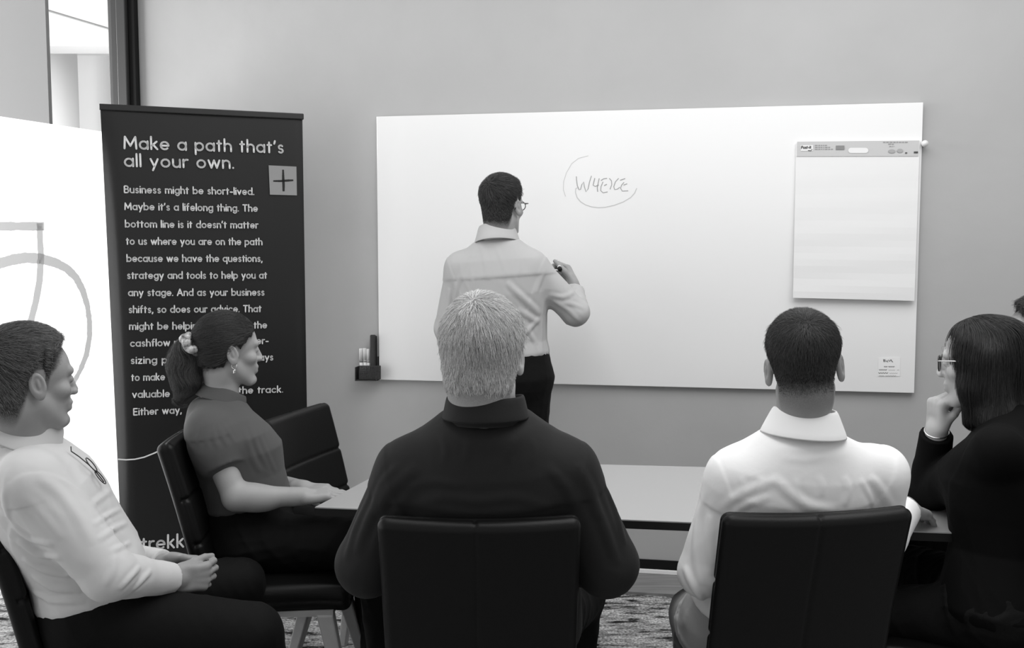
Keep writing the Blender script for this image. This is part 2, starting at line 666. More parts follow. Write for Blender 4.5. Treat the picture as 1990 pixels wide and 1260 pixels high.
# ------------------------------------------------------------------ head, hands
def head_prims(F, o, Rm, s, female=False, ears=True, k=0.012):
    H = lambda x, y, z: o + Rm @ (np.array([x, y, z]) * s)
    e = lambda c, r, kk=k, op='u', R2=None: F.ell(H(*c), np.array(r) * s, Rm if R2 is None else R2, kk, op)
    c = lambda a, b, ra, rb, kk=k, op='u': F.cone(H(*a), H(*b), ra * s, rb * s, kk, op)
    e((0, -.014, .036), (.075, .096, .090))
    e((0, .040, .030), (.062, .050, .062), .02)
    e((0, .036, -.035), (.054, .056, .070), .02)
    for q in (-1, 1):
        c((q * .044, .006, -.050), (q * .024, .060, -.098), .020, .017, .02)
        e((q * .043, .058, -.020), (.021, .022, .019), .015)
    e((0, .070, -.098), (.024, .022, .018), .015)
    c((-.040, .080, .026), (.040, .080, .026), .010, .010, .012)
    for q in (-1, 1):
        e((q * .032, .099, .006), (.016, .014, .011), .010, 's')
        e((q * .031, .0795, .005), (.0125, .0125, .0115), .003)
    c((0, .087, .020), (0, .104, -.024), .0075, .0105, .008)
    for q in (-1, 1):
        e((q * .012, .099, -.029), (.008, .011, .008), .006)
    c((-.018, .086, -.054), (.018, .086, -.054), .0085, .0085, .008)
    c((-.016, .084, -.067), (.016, .084, -.067), .0085, .0085, .008)
    c((-.022, .096, -.0605), (.022, .096, -.0605), .0035, .0035, .004, 's')
    if ears:
        for q in (-1, 1):
            Re = rot_about(rot_about(Rm, Rm[:, 2], -q * 22), Rm[:, 0], 12)
            oe = H(q * .081, -.010, -.002)
            F.ell(oe, np.array([.0085, .019, .032]) * s, Re, .006)
            F.ell(oe + Re @ (np.array([q * .0085, .002, .004]) * s), np.array([.0085, .0115, .021]) * s, Re, .004, 's')
            F.ell(oe + Re @ (np.array([q * .001, .001, -.026]) * s), np.array([.006, .009, .010]) * s, Re, .006)
            F.ell(oe + Re @ (np.array([q * .002, .003, .002]) * s), np.array([.004, .004, .014]) * s, Re, .004)
            F.cone(H(q * .071, .008, -.004), H(q * .076, .008, -.008), .006 * s, .005 * s, .006)


def skull_field(o, Rm, s):
    F = Field()
    H = lambda x, y, z: o + Rm @ (np.array([x, y, z]) * s)
    F.ell(H(0, -.014, .036), np.array((.075, .096, .090)) * s, Rm, .012)
    F.ell(H(0, .040, .030), np.array((.062, .050, .062)) * s, Rm, .02)
    F.ell(H(0, .036, -.035), np.array((.054, .056, .070)) * s, Rm, .02)
    return F


def hand_prims(F, wrist, d, n, right, curl=(25, 25, 25, 25), splay=3, thumb=(0.6, 0.7, 0.25), s=1.0, k=0.004, tb=18):
    d = nrm(d)
    n = nrm(np.array(n, float) - d * (np.array(n, float) @ d))
    t = np.cross(d, n) * (1 if right else -1)
    Rm = np.stack([t, d, n], 1)
    P = lambda a, b, c: wrist + (t * a + d * b + n * c) * s
    F.cone(wrist - d * .03 * s, P(0, .012, 0), .025 * s, .024 * s, .015)
    F.box(P(0, .050, 0), np.array([.039, .048, .0145]) * s, Rm, .013 * s, .016)
    F.ell(P(.022, .034, .006), np.array([.018, .030, .015]) * s, Rm, .012)
    F.ell(P(-.026, .040, .005), np.array([.014, .034, .013]) * s, Rm, .012)
    tips = []
    base = [(.030, .092), (.010, .097), (-.011, .094), (-.030, .086)]
    lens = [(.044, .026, .021), (.048, .030, .022), (.045, .028, .022), (.035, .021, .019)]
    for i in range(4):
        p = P(base[i][0], base[i][1], 0)
        sp = math.radians(splay * (1.5 - i))
        dd = nrm(d * math.cos(sp) + t * math.sin(sp))
        a = 0.0
        cu = curl[i]
        cu = (cu, cu * 1.1, cu * 0.8) if np.isscalar(cu) else cu
        rr = (.0100, .0092, .0085, .0072) if i < 3 else (.0086, .0080, .0074, .0064)
        F.cone(P(base[i][0] * .7, .06, -.002), p, .010 * s, .0105 * s, .008)
        for j in range(3):
            a += math.radians(cu[j])
            v = dd * math.cos(a) + n * math.sin(a)
            q = p + v * lens[i][j] * s
            F.cone(p, q, rr[j] * s, rr[j + 1] * s, k)
            p = q
        tips.append(p)
    p = P(.026, .026, .006)
    v = nrm(d * thumb[0] + t * thumb[1] + n * thumb[2])
    for j, l in enumerate((.044, .033, .026)):
        q = p + v * l * s
        F.cone(p, q, (.0135, .0110, .0098)[j] * s, (.0110, .0098, .0080)[j] * s, .010 if j == 0 else k)
        p = q
        v = nrm(v + (d * .6 + n * .25 - t * .45) * math.tan(math.radians(tb)))
    tips.append(p)
    return tips


# ------------------------------------------------------------------ cloth surface
def wrinkle(amp, sc, seed=0, squash=(1, 1, 0.45)):
    rg = np.random.RandomState(seed)
    W = rg.normal(size=(5, 3))
    W /= np.linalg.norm(W, axis=1, keepdims=True)
    ph = rg.uniform(0, 6.28, (5,))
    sq = np.array(squash)
    def f(P):
        q = P * sq * sc
        w1 = np.sin(q @ W[0] * 1.1 + ph[0]) * 1.7 + np.sin(q @ W[1] * 2.3 + ph[1])
        a = np.sin(q @ W[2] * 2.0 + w1 + ph[2])
        b = np.sin(q @ W[3] * 3.7 + 1.3 * w1 + ph[3])
        r = (1 - np.abs(a)) ** 2 + 0.5 * (1 - np.abs(b)) ** 2
        g = 0.5 + 0.5 * np.sin(q @ W[4] * 0.6 + ph[4])
        return amp * (r * (0.35 + 0.65 * g) - 0.4)
    return f


def fold_line(src, px, y0=.6):
    """follow a crease across the surface of src through the given sight points"""
    px = np.array(px, float)
    cum = np.r_[0, np.cumsum(np.linalg.norm(np.diff(px, axis=0), axis=1))]
    n = max(6, int(cum[-1] / 8))
    t = np.linspace(0, cum[-1], n)
    us, vs = np.interp(t, cum, px[:, 0]), np.interp(t, cum, px[:, 1])
    kr = np.array([.25, .5, .25])
    for _ in range(max(1, n // 5)):
        us[1:-1] = np.convolve(us, kr, 'valid'); vs[1:-1] = np.convolve(vs, kr, 'valid')
    pts = np.array([p for p in (src.hit(u, v, y0) for u, v in zip(us, vs)) if p is not None])
    if len(pts) < 4:
        return None
    pts = pts[np.abs(pts[:, 1] - np.median(pts[:, 1])) < .15]
    return pts if len(pts) > 3 else None


def folds_disp(src, folds, gain=1.0):
    """height of the creases: each entry is (sight points, width, height)"""
    L = []
    for px, wd, am in folds:
        p = fold_line(src, px)
        if p is not None:
            c = p.mean(0)
            L.append((p, wd, am * gain, c, np.linalg.norm(p - c, axis=1).max() + wd * 3.5))
    def f(P):
        out = np.zeros(len(P))
        for p, wd, am, c, r in L:
            m = ((P - c) ** 2).sum(1) < r * r
            if not m.any():
                continue
            Q = P[m]
            best = np.full(len(Q), 9.0); bt = np.zeros(len(Q))
            n = len(p) - 1
            for i in range(n):
                t = seg_t(Q, p[i], p[i + 1])
                d = np.linalg.norm(Q - p[i] - t[:, None] * (p[i + 1] - p[i]), axis=1)
                k = d < best
                best[k] = d[k]; bt[k] = (i + t[k]) / n
            env = np.sin(np.pi * np.clip(bt, 0, 1)) ** .6 * sstep(best, 3 * wd, 0)
            out[m] += am * env * (np.exp(-(best / wd) ** 2) - .45 * np.exp(-((best / wd - 1.7) / .8) ** 2))
        return out
    return f


def collar(name, c, Rm, a, b, hgt, fall, flare, m, parent, gap=24, front_drop=0.03, tilt=20, th=0.004, n=72, pts_len=0.02):
    """folded shirt collar round the neck; c = centre of its lower edge"""
    Rt = rot_about(Rm, Rm[:, 0], -tilt)
    V, Fc = [], []
    for i in range(n + 1):
        f = i / n
        th_ = math.radians(-180 + gap / 2 + f * (360 - gap))   # 0 = back
        e = abs(f - .5) * 2
        rad = lambda ex: np.array([math.sin(th_) * (a + ex), -math.cos(th_) * (b + ex)])
        fe = sstep(np.array(e), .55, 1.0)
        fl = fall + pts_len * fe
        hh = hgt * (1 - .25 * fe)
        prof = [(-th, -.012), (-th, hh - .003), (0, hh), (th * 1.2, hh - .002), (flare * .55, hh - fl * .5), (flare, hh - fl),
                (flare - th, hh - fl), (flare * .5 - th * .6, hh - fl * .5), (th * .4, hh - .010), (th * .2, -.012)]
        for ex, z in prof:
            xy = rad(ex)
            V.append(c + Rt @ np.array([xy[0], xy[1], z]))
    k = 10
    for i in range(n):
        for j in range(k):
            j2 = (j + 1) % k
            Fc.append([i * k + j, i * k + j2, (i + 1) * k + j2, (i + 1) * k + j])
    Fc.append(list(range(k))[::-1])
    Fc.append([n * k + j for j in range(k)])
    o = make(name, V, Fc, m, parent, smooth=True)
    sb = o.modifiers.new('soft', 'SUBSURF')
    sb.levels = sb.render_levels = 1
    return o


# ------------------------------------------------------------------ hair
def strands(name, P0, N0, dirf, length, m, parent, seg=5, lift=0.25, rad=0.00035, seed=0, field=None, clump=0.0, jit=0.15, tip=0.3):
    """hair curves combed over the scalp: P0 roots, N0 normals, dirf(P) combing direction"""
    rg = np.random.RandomState(seed)
    n = len(P0)
    L = length(P0) if callable(length) else np.full(n, length)
    L = L * rg.uniform(0.75, 1.15, n)
    P = P0.copy()
    N = N0.copy()
    pts = [P.copy()]
    J = rg.normal(size=(n, 3)) * jit
    for s in range(seg - 1):
        d = dirf(P) + J
        d -= (d * N).sum(1, keepdims=True) * N
        d /= np.linalg.norm(d, axis=1, keepdims=True) + 1e-9
        step = d + N * lift * (1.0 - 0.6 * s / seg)
        step /= np.linalg.norm(step, axis=1, keepdims=True)
        P = P + step * (L / (seg - 1))[:, None]
        if field is not None:
            dd = field.eval(P)
            N = field.grad(P)
            under = dd < 0.001
            P[under] += N[under] * (0.001 - dd[under])[:, None]
        pts.append(P.copy())
    A = np.stack(pts, 1)
    cu = bpy.data.hair_curves.new(name)
    cu.add_curves([seg] * n)
    org = parent
    while org.parent:
        org = org.parent
    A = A - np.array(org.location)
    cu.points.foreach_set('position', A.astype(np.float32).ravel())
    r = np.linspace(1, tip, seg)[None] * rad * rg.uniform(.7, 1.2, (n, 1))
    at_ = cu.attributes.get('radius') or cu.attributes.new('radius', 'FLOAT', 'POINT')
    at_.data.foreach_set('value', r.astype(np.float32).ravel())
    cu.materials.append(m)
    o = bpy.data.objects.new(name, cu)
    COL.objects.link(o)
    o.parent = parent
    return o


def short_hair(P_, mask0, thick, cap_m, str_m, n, length, crown=(0, -.07, .10), down=0.5, lift=0.35, seed=1, rad=.0004, h=0.003, fwd=0.0, fade=.045, cap0=.022):
    """close-cropped hair: a cap grown on the skull where mask(q) > 0, with combed strands on it that thin out to the hairline"""
    person, o, Rm, s = P_.obj, P_.o, P_.R, P_.s
    SK = skull_field(o, Rm, s)
    for cprim in P_.neck_cones:
        SK.cone(*cprim)
    C = o + Rm @ (np.array(crown) * s)
    def mask(q):
        return mask0(q) + .004 * np.sin(q[:, 0] * 190 + 3 * np.sin(q[:, 1] * 120)) + .003 * np.sin(q[:, 1] * 330 + q[:, 0] * 210)
    def tf(P):
        q = ((P - o) @ Rm) / s
        mk = mask(q)
        return sstep(mk, cap0 - .008, cap0 + fade) * thick(q) * s - .006 * sstep(-mk, -cap0 - .004, -cap0 + .010) - .0008
    G = Field()
    G.add(lambda P: SK.eval(P) - tf(P), o + Rm @ np.array([0, -.02, .01 * s]), .17 * s, 0)
    V, Q = G.surface(h)
    q = ((V - o) @ Rm) / s
    keep = mask(q) > cap0 - .03
    Qk = Q[keep[Q].all(1)]
    hair = make('hair', V, Qk, cap_m, person, smooth=True)
    rg = np.random.RandomState(seed)
    mk = mask(q)
    pr = sstep(mk, cap0 * .35, cap0 + .02)
    idx = rg.choice(len(V), n, p=pr / pr.sum())
    me = person.data
    bv = np.empty(len(me.vertices) * 3, np.float32)
    me.vertices.foreach_get('co', bv)
    qb = ((bv.reshape(-1, 3) + np.array(person.location) - o) @ Rm) / s
    near = (np.linalg.norm(qb - [0, -.02, .02], axis=1) < .16) & ~((np.abs(qb[:, 0]) > .0685) & (qb[:, 1] > -.034) & (qb[:, 1] < .012) & (qb[:, 2] < .034))
    sb = np.where(near, sstep(mask0(qb), -.018, max(cap0, .02) + .01) ** .8, 0).astype(np.float32)
    ab = me.attributes.new('stubble', 'FLOAT', 'POINT')
    ab.data.foreach_set('value', sb)
    P0 = V[idx] + rg.normal(size=(n, 3)) * h * .4
    d0 = SK.eval(P0)
    N0 = SK.grad(P0)
    low = d0 < 0.0
    P0[low] -= N0[low] * (d0[low])[:, None]
    def dirf(P):
        v = P - C
        v = v / (np.linalg.norm(v, axis=1, keepdims=True) + .01)
        return v + np.array([0, 0, -down]) + Rm[:, 1] * fwd
    def ln(P):
        q = ((P - o) @ Rm) / s
        return (.003 + length(q) * sstep(mask(q), cap0 * .3, cap0 + fade)) * s
    strands('hair_strands', P0 - N0 * .001, N0, dirf, ln, str_m, hair, lift=lift, rad=rad, seed=seed, field=G)
    return hair, G


def male_mask(front=.085, nape=-.095, temple=.0):
    """> 0 where hair grows, in head coordinates"""
    def f(q):
        y, z = q[:, 1], q[:, 2]
        hl = np.interp(y, [-.12, -.050, -.036, -.022, -.008, .004, .010, .020, .026, .034, .046, .060, .085, .10],
                       [nape, nape, -.050, .006, .030, .026, -.004, -.004, .026, .042 + temple, .056 + temple, .070, front - .006, front])
        return z - hl
    return f


def spectacles(person, o, Rm, s, m, shape='round', temple_m=None, zz=.004, w=.023, hgt=.019, yy=.103):
    H = lambda x, y, z: o + Rm @ (np.array([x, y, z]) * s)
    b = MB()
    for q in (-1, 1):
        pts = []
        for i in range(28):
            t = 2 * math.pi * i / 28
            n = 2.0 if shape == 'round' else 3.4
            cx = abs(math.cos(t)) ** (2 / n) * math.copysign(1, math.cos(t))
            cz = abs(math.sin(t)) ** (2 / n) * math.copysign(1, math.sin(t))
            pts.append(H(q * .034 + cx * w, yy - .006 * abs(q * .034 + cx * w) / .05, zz + cz * hgt))
        b.tube(pts, .0019 * s, 8, closed=True)
    b.tube([H(-.011, yy, zz + .004), H(0, yy + .003, zz + .007), H(.011, yy, zz + .004)], .0016 * s)
    fr = b.build('spectacles', m, person, smooth=True)
    for q in (-1, 1):
        t = MB()
        t.tube([H(q * (.034 + w), yy - .006, zz + .008), H(q * .073, yy - .012, zz + .010), H(q * .078, .045, zz + .010), H(q * .079, -.005, zz + .010),
                H(q * .080, -.022, zz - .004), H(q * .078, -.030, zz - .018)], .0019 * s, 8)
        t.build('temple_arm', temple_m or m, fr, smooth=True)
    return fr


# ------------------------------------------------------------------ the room
def WY(x):
    return 4.371 - 0.18484 * x


def struct(o):
    o['kind'] = 'structure'
    return o


WP0, WP1 = (-1.83, WY(-1.83)), (4.2, WY(4.2))
WD = nrm([WP1[0] - WP0[0], WP1[1] - WP0[1], 0])
WN = np.array([WD[1], -WD[0], 0])           # out of the wall, into the room


def wall_at(u, v, off=0.0):
    return on_line(u, v, np.array(WP0) + WN[:2] * off, np.array(WP1) + WN[:2] * off)


b = MB(); b.wallbox(WP0, WP1, 0, 3.2, 0, 0.14)
struct(b.build('wall_back', M['plaster']))
b = MB(); b.hexa([(-6, -2, -.06), (6, -2, -.06), (6, 9.5, -.06), (-6, 9.5, -.06), (-6, -2, 0), (6, -2, 0), (6, 9.5, 0), (-6, 9.5, 0)])
struct(b.build('floor', M['carpet']))
b = MB(); b.wallbox(WP0, WP1, 0.0, 0.012, -0.255, -0.006)
struct(b.build('trim_1', M['plank']))
b = MB(); b.wallbox(WP0, WP1, 0.012, 0.033, -0.012, -0.001)
struct(bevel(b.build('baseboard_back', M['skirting']), .003))
b = MB(); b.wallbox(WP0, WP1, 0.035, 0.075, -0.010, -0.001)
struct(b.build('trim_2', M['black']))

# glazed partition on the left, with frosted film
GP1 = np.array([-1.872, 4.72]); GP0 = np.array([-2.126, 4.06])
GD = nrm(GP1 - GP0); GN = np.array([GD[1], -GD[0]])       # into the room
GP0 = GP0 - GD * 4.2


def film_at(u, v, off=0.0):
    return on_line(u, v, GP0 + GN * off, GP1 + GN * off)


win = struct(empty('window_1', (GP0[0], GP0[1], 0)))
b = MB(); b.add([(*GP0, 0), (*GP1, 0), (*GP1, 3.1), (*GP0, 3.1)], [(0, 1, 2, 3)])
b.build('pane', M['glass'], win)
b = MB()
zt0 = film_at(0, 226)[2]; zt1 = film_at(195, 257)[2]
FT = (zt0 + zt1) / 2
q0, q1 = GP0 + GN * .008, GP1 + GN * .008 - GD * .02
b.add([(*q0, .02), (*q1, .02), (*q1, FT), (*q0, FT)], [(0, 1, 2, 3)])
film = b.build('frosted_film', M['film'], win)


def ribbon_px(mb, pts, wd, to3, rag=0.0, seed=0):
    """a drawn line through sight points, laid on a real surface by to3"""
    rg = np.random.RandomState(seed)
    pts = np.array(pts, float)
    if rag:
        t = np.linspace(0, len(pts) - 1, (len(pts) - 1) * 8 + 1)
        wd = np.interp(t, range(len(pts)), np.broadcast_to(wd, len(pts))) + rg.normal(size=len(t)) * rag
        pts = np.stack([np.interp(t, range(len(pts)), pts[:, k]) for k in (0, 1)], 1)
    wd = np.broadcast_to(wd, len(pts))
    L, Rr = [], []
    for i in range(len(pts)):
        d = nrm(pts[min(i + 1, len(pts) - 1)] - pts[max(i - 1, 0)])
        n = np.array([-d[1], d[0]])
        L.append(pts[i] + n * wd[i] / 2); Rr.append(pts[i] - n * wd[i] / 2)
    V = [to3(*p) for p in L] + [to3(*p) for p in Rr]
    k = len(L)
    mb.add(V, [(i, i + 1, k + i + 1, k + i) for i in range(k - 1)])


b = MB()
f3 = lambda u, v: film_at(u, v, .0095)
ribbon_px(b, [(-60, 440), (0, 440), (86, 440)], 17, f3, 1.0, 1)
ribbon_px(b, [(77, 434), (78, 470), (80, 505)], 12, f3, .4, 2)
ribbon_px(b, [(79, 505), (77, 545), (70, 585), (56, 640), (40, 690)], 13, f3, .4, 3)
ribbon_px(b, [(-70, 560), (-30, 528), (0, 512), (25, 505), (50, 501), (80, 503), (108, 511), (130, 522), (148, 540), (161, 565), (170, 595), (174, 625), (174, 655), (168, 690), (156, 720), (140, 750), (110, 780)],
          [20, 20, 20, 21, 21, 20, 18, 16, 14, 12, 11, 10, 10, 10, 9, 8, 8], f3, .7, 4)
b.build('drawn_outline', M['film_grey'], film)

# dark mullions where the glazing meets the wall
def mull(name, u0, u1, m, d0, d1):
    a = wall_at(u0, 130); c = wall_at(u1, 130)
    b = MB(); b.wallbox(a[:2], c[:2], 0, 3.2, d0, d1)
    return struct(bevel(b.build(name, m), .004))


mull('trim_3', 219, 236, M['frame_mid'], -.03, .10)
mull('trim_4', 239, 257, M['frame_mid'], -.05, .10)
mull('trim_5', 257, 271, M['black'], -.03, .12)

# the corridor beyond the glass
pl = at(92, 130, 5.6)
b = MB(); b.box((pl[0] - 1.6, 5.6, 0), (pl[0], 5.64, 3.4))
struct(b.build('wall_corridor_pillar', mat('grey pillar paint', .21, .8, .2)))
wc = mat('corridor white', .80, .8, .2)
b = MB(); b.box((-6, 5.0, 3.1), (-1.5, 7.6, 3.2))
struct(b.build('ceiling', wc))
b = MB(); b.box((-6, 7.6, 3.0), (-1.0, 7.9, 3.2))
struct(b.build('trim_6', wc))
b = MB(); b.box((-7, 9.0, 0), (-1.0, 9.1, 3.2))
struct(b.build('wall_corridor', wc))
cc = at(103, 150, 8.2)
b = MB(); b.tube([(cc[0], 8.2, 0), (cc[0], 8.2, 3.2)], .19, 32)
struct(b.build('wall_corridor_column', wc, smooth=True))
b = MB()
a0 = CAM + ray(85, 17) * (1.65 / ray(85, 17)[2]); a1 = CAM + ray(222, 58) * (1.65 / ray(222, 58)[2])
b.wallbox(a0[:2], a1[:2], 3.092, 3.1, -.012, .012)
struct(b.build('trim_7', M['grey_plastic']))

# ------------------------------------------------------------------ lettering (round strokes)
X = .46
def _arc(cx, cy, r, a0, a1, n=None, ry=None):
    n = n or max(6, int(abs(a1 - a0) / 14))
    ry = ry or r
    return [(cx + r * math.cos(math.radians(a0 + (a1 - a0) * i / n)), cy + ry * math.sin(math.radians(a0 + (a1 - a0) * i / n))) for i in range(n + 1)]


_o = _arc(.22, .23, .22, 0, 360, 28)
_dot = [(0, .66), (0.001, .67)]
GL = {
    'a': ([_o, [(.44, 0), (.44, X)]], .44), 'b': ([[(0, 0), (0, .74)], _o], .44), 'c': ([_arc(.22, .23, .22, 48, 312, 22)], .38),
    'd': ([_o, [(.44, 0), (.44, .74)]], .44), 'e': ([[(.0, .23), (.44, .23)] + _arc(.22, .23, .22, 0, 315, 24)], .44),
    'f': ([[(.09, 0), (.09, .60)] + _arc(.22, .60, .13, 180, 90, 6), [(0, X), (.22, X)]], .24),
    'g': ([_o, [(.44, X), (.44, -.02)] + _arc(.24, -.02, .20, 0, -150, 12)], .44),
    'h': ([[(0, 0), (0, .74)], _arc(.19, .27, .19, 180, 0, 12) + [(.38, 0)]], .38), 'i': ([[(0, 0), (0, X)], _dot], 0),
    'k': ([[(0, 0), (0, .74)], [(.31, X), (.02, .20)], [(.10, .28), (.34, 0)]], .34), 'l': ([[(0, 0), (0, .74)]], 0),
    'm': ([[(0, 0), (0, X)], _arc(.165, .295, .165, 180, 0, 10) + [(.33, 0)], _arc(.495, .295, .165, 180, 0, 10) + [(.66, 0)]], .66),
    'n': ([[(0, 0), (0, X)], _arc(.19, .27, .19, 180, 0, 12) + [(.38, 0)]], .38), 'o': ([_o], .44),
    'p': ([[(0, -.23), (0, X)], _o], .44), 'q': ([_o, [(.44, -.23), (.44, X)]], .44),
    'r': ([[(0, 0), (0, X)], _arc(.19, .27, .19, 180, 75, 8)], .22),
    's': ([_arc(.15, .345, .115, 35, 270, 14, .115) + _arc(.15, .115, .125, 90, -145, 14, .115)], .29),
    't': ([[(.1, 0), (.1, .62)], [(0, X), (.23, X)]], .23), 'u': ([[(0, X), (0, .19)] + _arc(.19, .19, .19, 180, 360, 12) + [(.38, X)], [(.38, 0), (.38, X)]], .38),
    'v': ([[(0, X), (.19, 0), (.38, X)]], .38), 'w': ([[(0, X), (.155, 0), (.31, X), (.465, 0), (.62, X)]], .62),
    'x': ([[(0, X), (.36, 0)], [(0, 0), (.36, X)]], .36), 'y': ([[(0, X), (.19, 0.02)], [(.39, X), (.11, -.22)]], .39),
    'z': ([[(0, X), (.33, X), (0, 0), (.34, 0)]], .34),
    'M': ([[(0, 0), (0.04, .70), (.33, .16), (.62, .70), (.66, 0)]], .66),
    'B': ([[(0, 0), (0, .70), (.22, .70)] + _arc(.22, .535, .165, 90, -90, 10) + [(0, .37)], [(.22, .37)] + _arc(.24, .185, .185, 90, -90, 10) + [(0, 0)]], .42),
    'T': ([[(0, .70), (.46, .70)], [(.23, 0), (.23, .70)]], .46), 'A': ([[(0, 0), (.29, .70), (.58, 0)], [(.11, .24), (.47, .24)]], .58),
    'E': ([[(.38, .70), (0, .70), (0, 0), (.38, 0)], [(0, .36), (.33, .36)]], .38),
    'P': ([[(0, 0), (0, .70), (.22, .70)] + _arc(.22, .52, .18, 90, -90, 10) + [(0, .34)]], .40),
    '.': ([[(0, 0.01), (0.001, .02)]], 0), ',': ([[(.03, .02), (-.02, -.13)]], .03), "'": ([[(.03, .72), (-.01, .55)]], .03), '-': ([[(0, .24), (.24, .24)]], .24),
}


def write(mb, text, p0, p1, zup, wt, cap_h, nrmv, lift=0.0008, gap=.20, space=.36):
    """strokes of the text from p0 to p1 (baseline ends)"""
    p0 = np.array(p0, float); p1 = np.array(p1, float)
    xs = 0.0
    items = []
    for ch in text:
        if ch == ' ':
            xs += space
            continue
        st, adv = GL[ch]
        items.append((xs, st))
        xs += adv + gap
    tot = xs - gap
    sx = np.linalg.norm(p1 - p0) / max(tot, .2)
    sy = cap_h / .70
    ex = nrm(p1 - p0); ez = nrm(np.array(zup) - ex * (np.array(zup) @ ex))
    hw = wt * sy / 2
    org = p0 + np.array(nrmv) * lift
    T = lambda a, b: org + ex * a + ez * b
    for x0, st in items:
        for pl_ in st:
            q = np.array([((x0 + a) * sx, c * sy) for a, c in pl_])
            for i in range(len(q) - 1):
                d = q[i + 1] - q[i]
                l = np.linalg.norm(d)
                if l < 1e-7:
                    continue
                d = d / l; n = np.array([-d[1], d[0]]) * hw
                mb.add([T(*(q[i] + n)), T(*(q[i] - n)), T(*(q[i + 1] - n)), T(*(q[i + 1] + n))], [(0, 1, 2, 3)])
            for i in range(len(q)):
                if len(q) > 8 and 0 < i < len(q) - 1 and i % 2:
                    continue
                mb.add([T(*(q[i] + hw * np.array([math.cos(t), math.sin(t)]))) for t in np.linspace(0, 2 * math.pi, 9)[:-1]], [tuple(range(8))])


# ------------------------------------------------------------------ roll-up banner
BTL, BTR = at(195, 213, 4.0), at(588, 231, 4.29)
BP0, BP1 = BTL[:2], BTR[:2]
BD = nrm([BP1[0] - BP0[0], BP1[1] - BP0[1], 0]); BN = np.array([BD[1], -BD[0], 0])
BW = float(np.linalg.norm(BP1 - BP0))
BTOP = (BTL[2] + BTR[2]) / 2
ban = empty('rollup_banner', (BP0[0], BP0[1], 0))
tag(ban, 'tall dark roll-up banner printed with white text, behind the woman in the grey blouse', 'banner')
nx, nz = 48, 50
V = []
for j in range(nz + 1):
    fz = j / nz
    z = .07 + (BTOP - .07) * fz
    il = .030 * (1 - fz) ** 1.0
    for i in range(nx + 1):
        fx = i / nx
        x = il + (BW - il) * fx
        e = max(0, 1 - fx / .075)
        e2 = max(0, (fx - .96) / .04)
        off = -.042 * e ** 2 * math.sin(math.pi * min(1, fz * 1.02)) ** .5 - .006 * e2 ** 2 + .0025 * math.sin(fx * 5 + fz * 2)
        V.append(np.array([*BP0, z]) + BD * x + BN * off)
Fq = np.array([(j * (nx + 1) + i, j * (nx + 1) + i + 1, (j + 1) * (nx + 1) + i + 1, (j + 1) * (nx + 1) + i) for j in range(nz) for i in range(nx)])
make('banner_sheet', V, Fq, M['banner'], ban, smooth=True)
b = MB(); b.wallbox(BP0 - BD[:2] * .004, BP1 + BD[:2] * .004, BTOP - .004, BTOP + .022, -.012, .012)
bevel(b.build('top_rail', M['rail'], ban), .004)
b = MB(); b.wallbox(BP0 - BD[:2] * .01, BP1 + BD[:2] * .01, 0.0, .08, -.06, .08)
bevel(b.build('base_cassette', M['rail'], ban), .01)
b = MB(); pm = (BP0 + BP1) / 2 - BN[:2] * .05
b.tube([(*pm, .06), (*pm, BTOP - .01)], .009, 10)
b.build('support_pole', M['frame_mid'], ban)
b_at = lambda u, v: on_line(u, v, BP0 + BN[:2] * .006, BP1 + BN[:2] * .006)
zup = (0, 0, 1)
b = MB()
ch = np.linalg.norm(b_at(300, 290) - b_at(300, 267.5))
write(b, "Make a path that's", b_at(242, 288.5), b_at(550, 297), zup, .115, ch, BN)
b.build('heading_lettering', M['letter'], ban)
b = MB()
write(b, "all your own.", b_at(243, 323), b_at(453, 327), zup, .115, ch, BN)
b.build('heading_lettering', M['letter'], ban)
b = MB()
ch = np.linalg.norm(b_at(300, 290) - b_at(300, 277.2))
for tx, u0, v0, u1, v1 in [
    ("Business might be short-lived.", 242, 374.5, 493, 378.5), ("Maybe it's a lifelong thing. The", 243, 407.5, 500, 411),
    ("bottom line is it doesn't matter", 244, 441.5, 501, 443.5), ("to us where you are on the path", 246, 475, 509, 476),
    ("because we have the questions,", 247, 508.5, 509, 508.5), ("strategy and tools to help you at", 248, 541.5, 518, 541),
    ("any stage. And as your business", 250, 575, 513, 574), ("shifts, so does our advice. That", 251, 608, 507, 606),
    ("might be helping", 252, 640.5, 393, 639.5), ("the", 494, 638, 518, 637.5), ("cashflow pip", 254, 673.5, 362, 671.5), ("super-", 470, 669, 521, 668),
    ("sizing pro", 255, 707, 345, 705), ("always", 478, 701, 530, 700), ("to make yo", 256, 740, 345, 738), ("e", 478, 735, 487, 735),
    ("valuable", 258, 773, 329, 771), ("the track.", 464, 765, 549, 762.5), ("Either way,", 260, 807, 352, 803)]:
    write(b, tx, b_at(u0, v0), b_at(u1, v1), zup, .135, ch, BN)
b.build('body_lettering', M['letter'], ban)
b = MB()
ch = np.linalg.norm(b_at(300, 1066) - b_at(300, 1042))
write(b, "trekk", b_at(276, 1069.5), b_at(356, 1063), zup, .11, ch, BN)
b.build('logo_lettering', M['letter'], ban)
b = MB()
ribbon_px(b, [(229, 893), (245, 894), (262, 893), (280, 889), (300, 881), (315, 874), (335, 860)], 2.6, b_at)
b.build('printed_curve', M['letter'], ban)
b3 = lambda u, v: b_at(u, v) + BN * .0006
b = MB(); b.add([b3(522, 321.5), b3(576, 324), b3(577, 380), b3(524.5, 378.5)], [(0, 3, 2, 1)])
sq = b.build('printed_square', M['square'], ban)
b = MB()
b4 = lambda u, v: b_at(u, v) + BN * .0014
ribbon_px(b, [(550, 330), (550.3, 345), (551, 360), (551, 372)], [3.2, 4.6, 5, 3.8], b4, .2, 1)
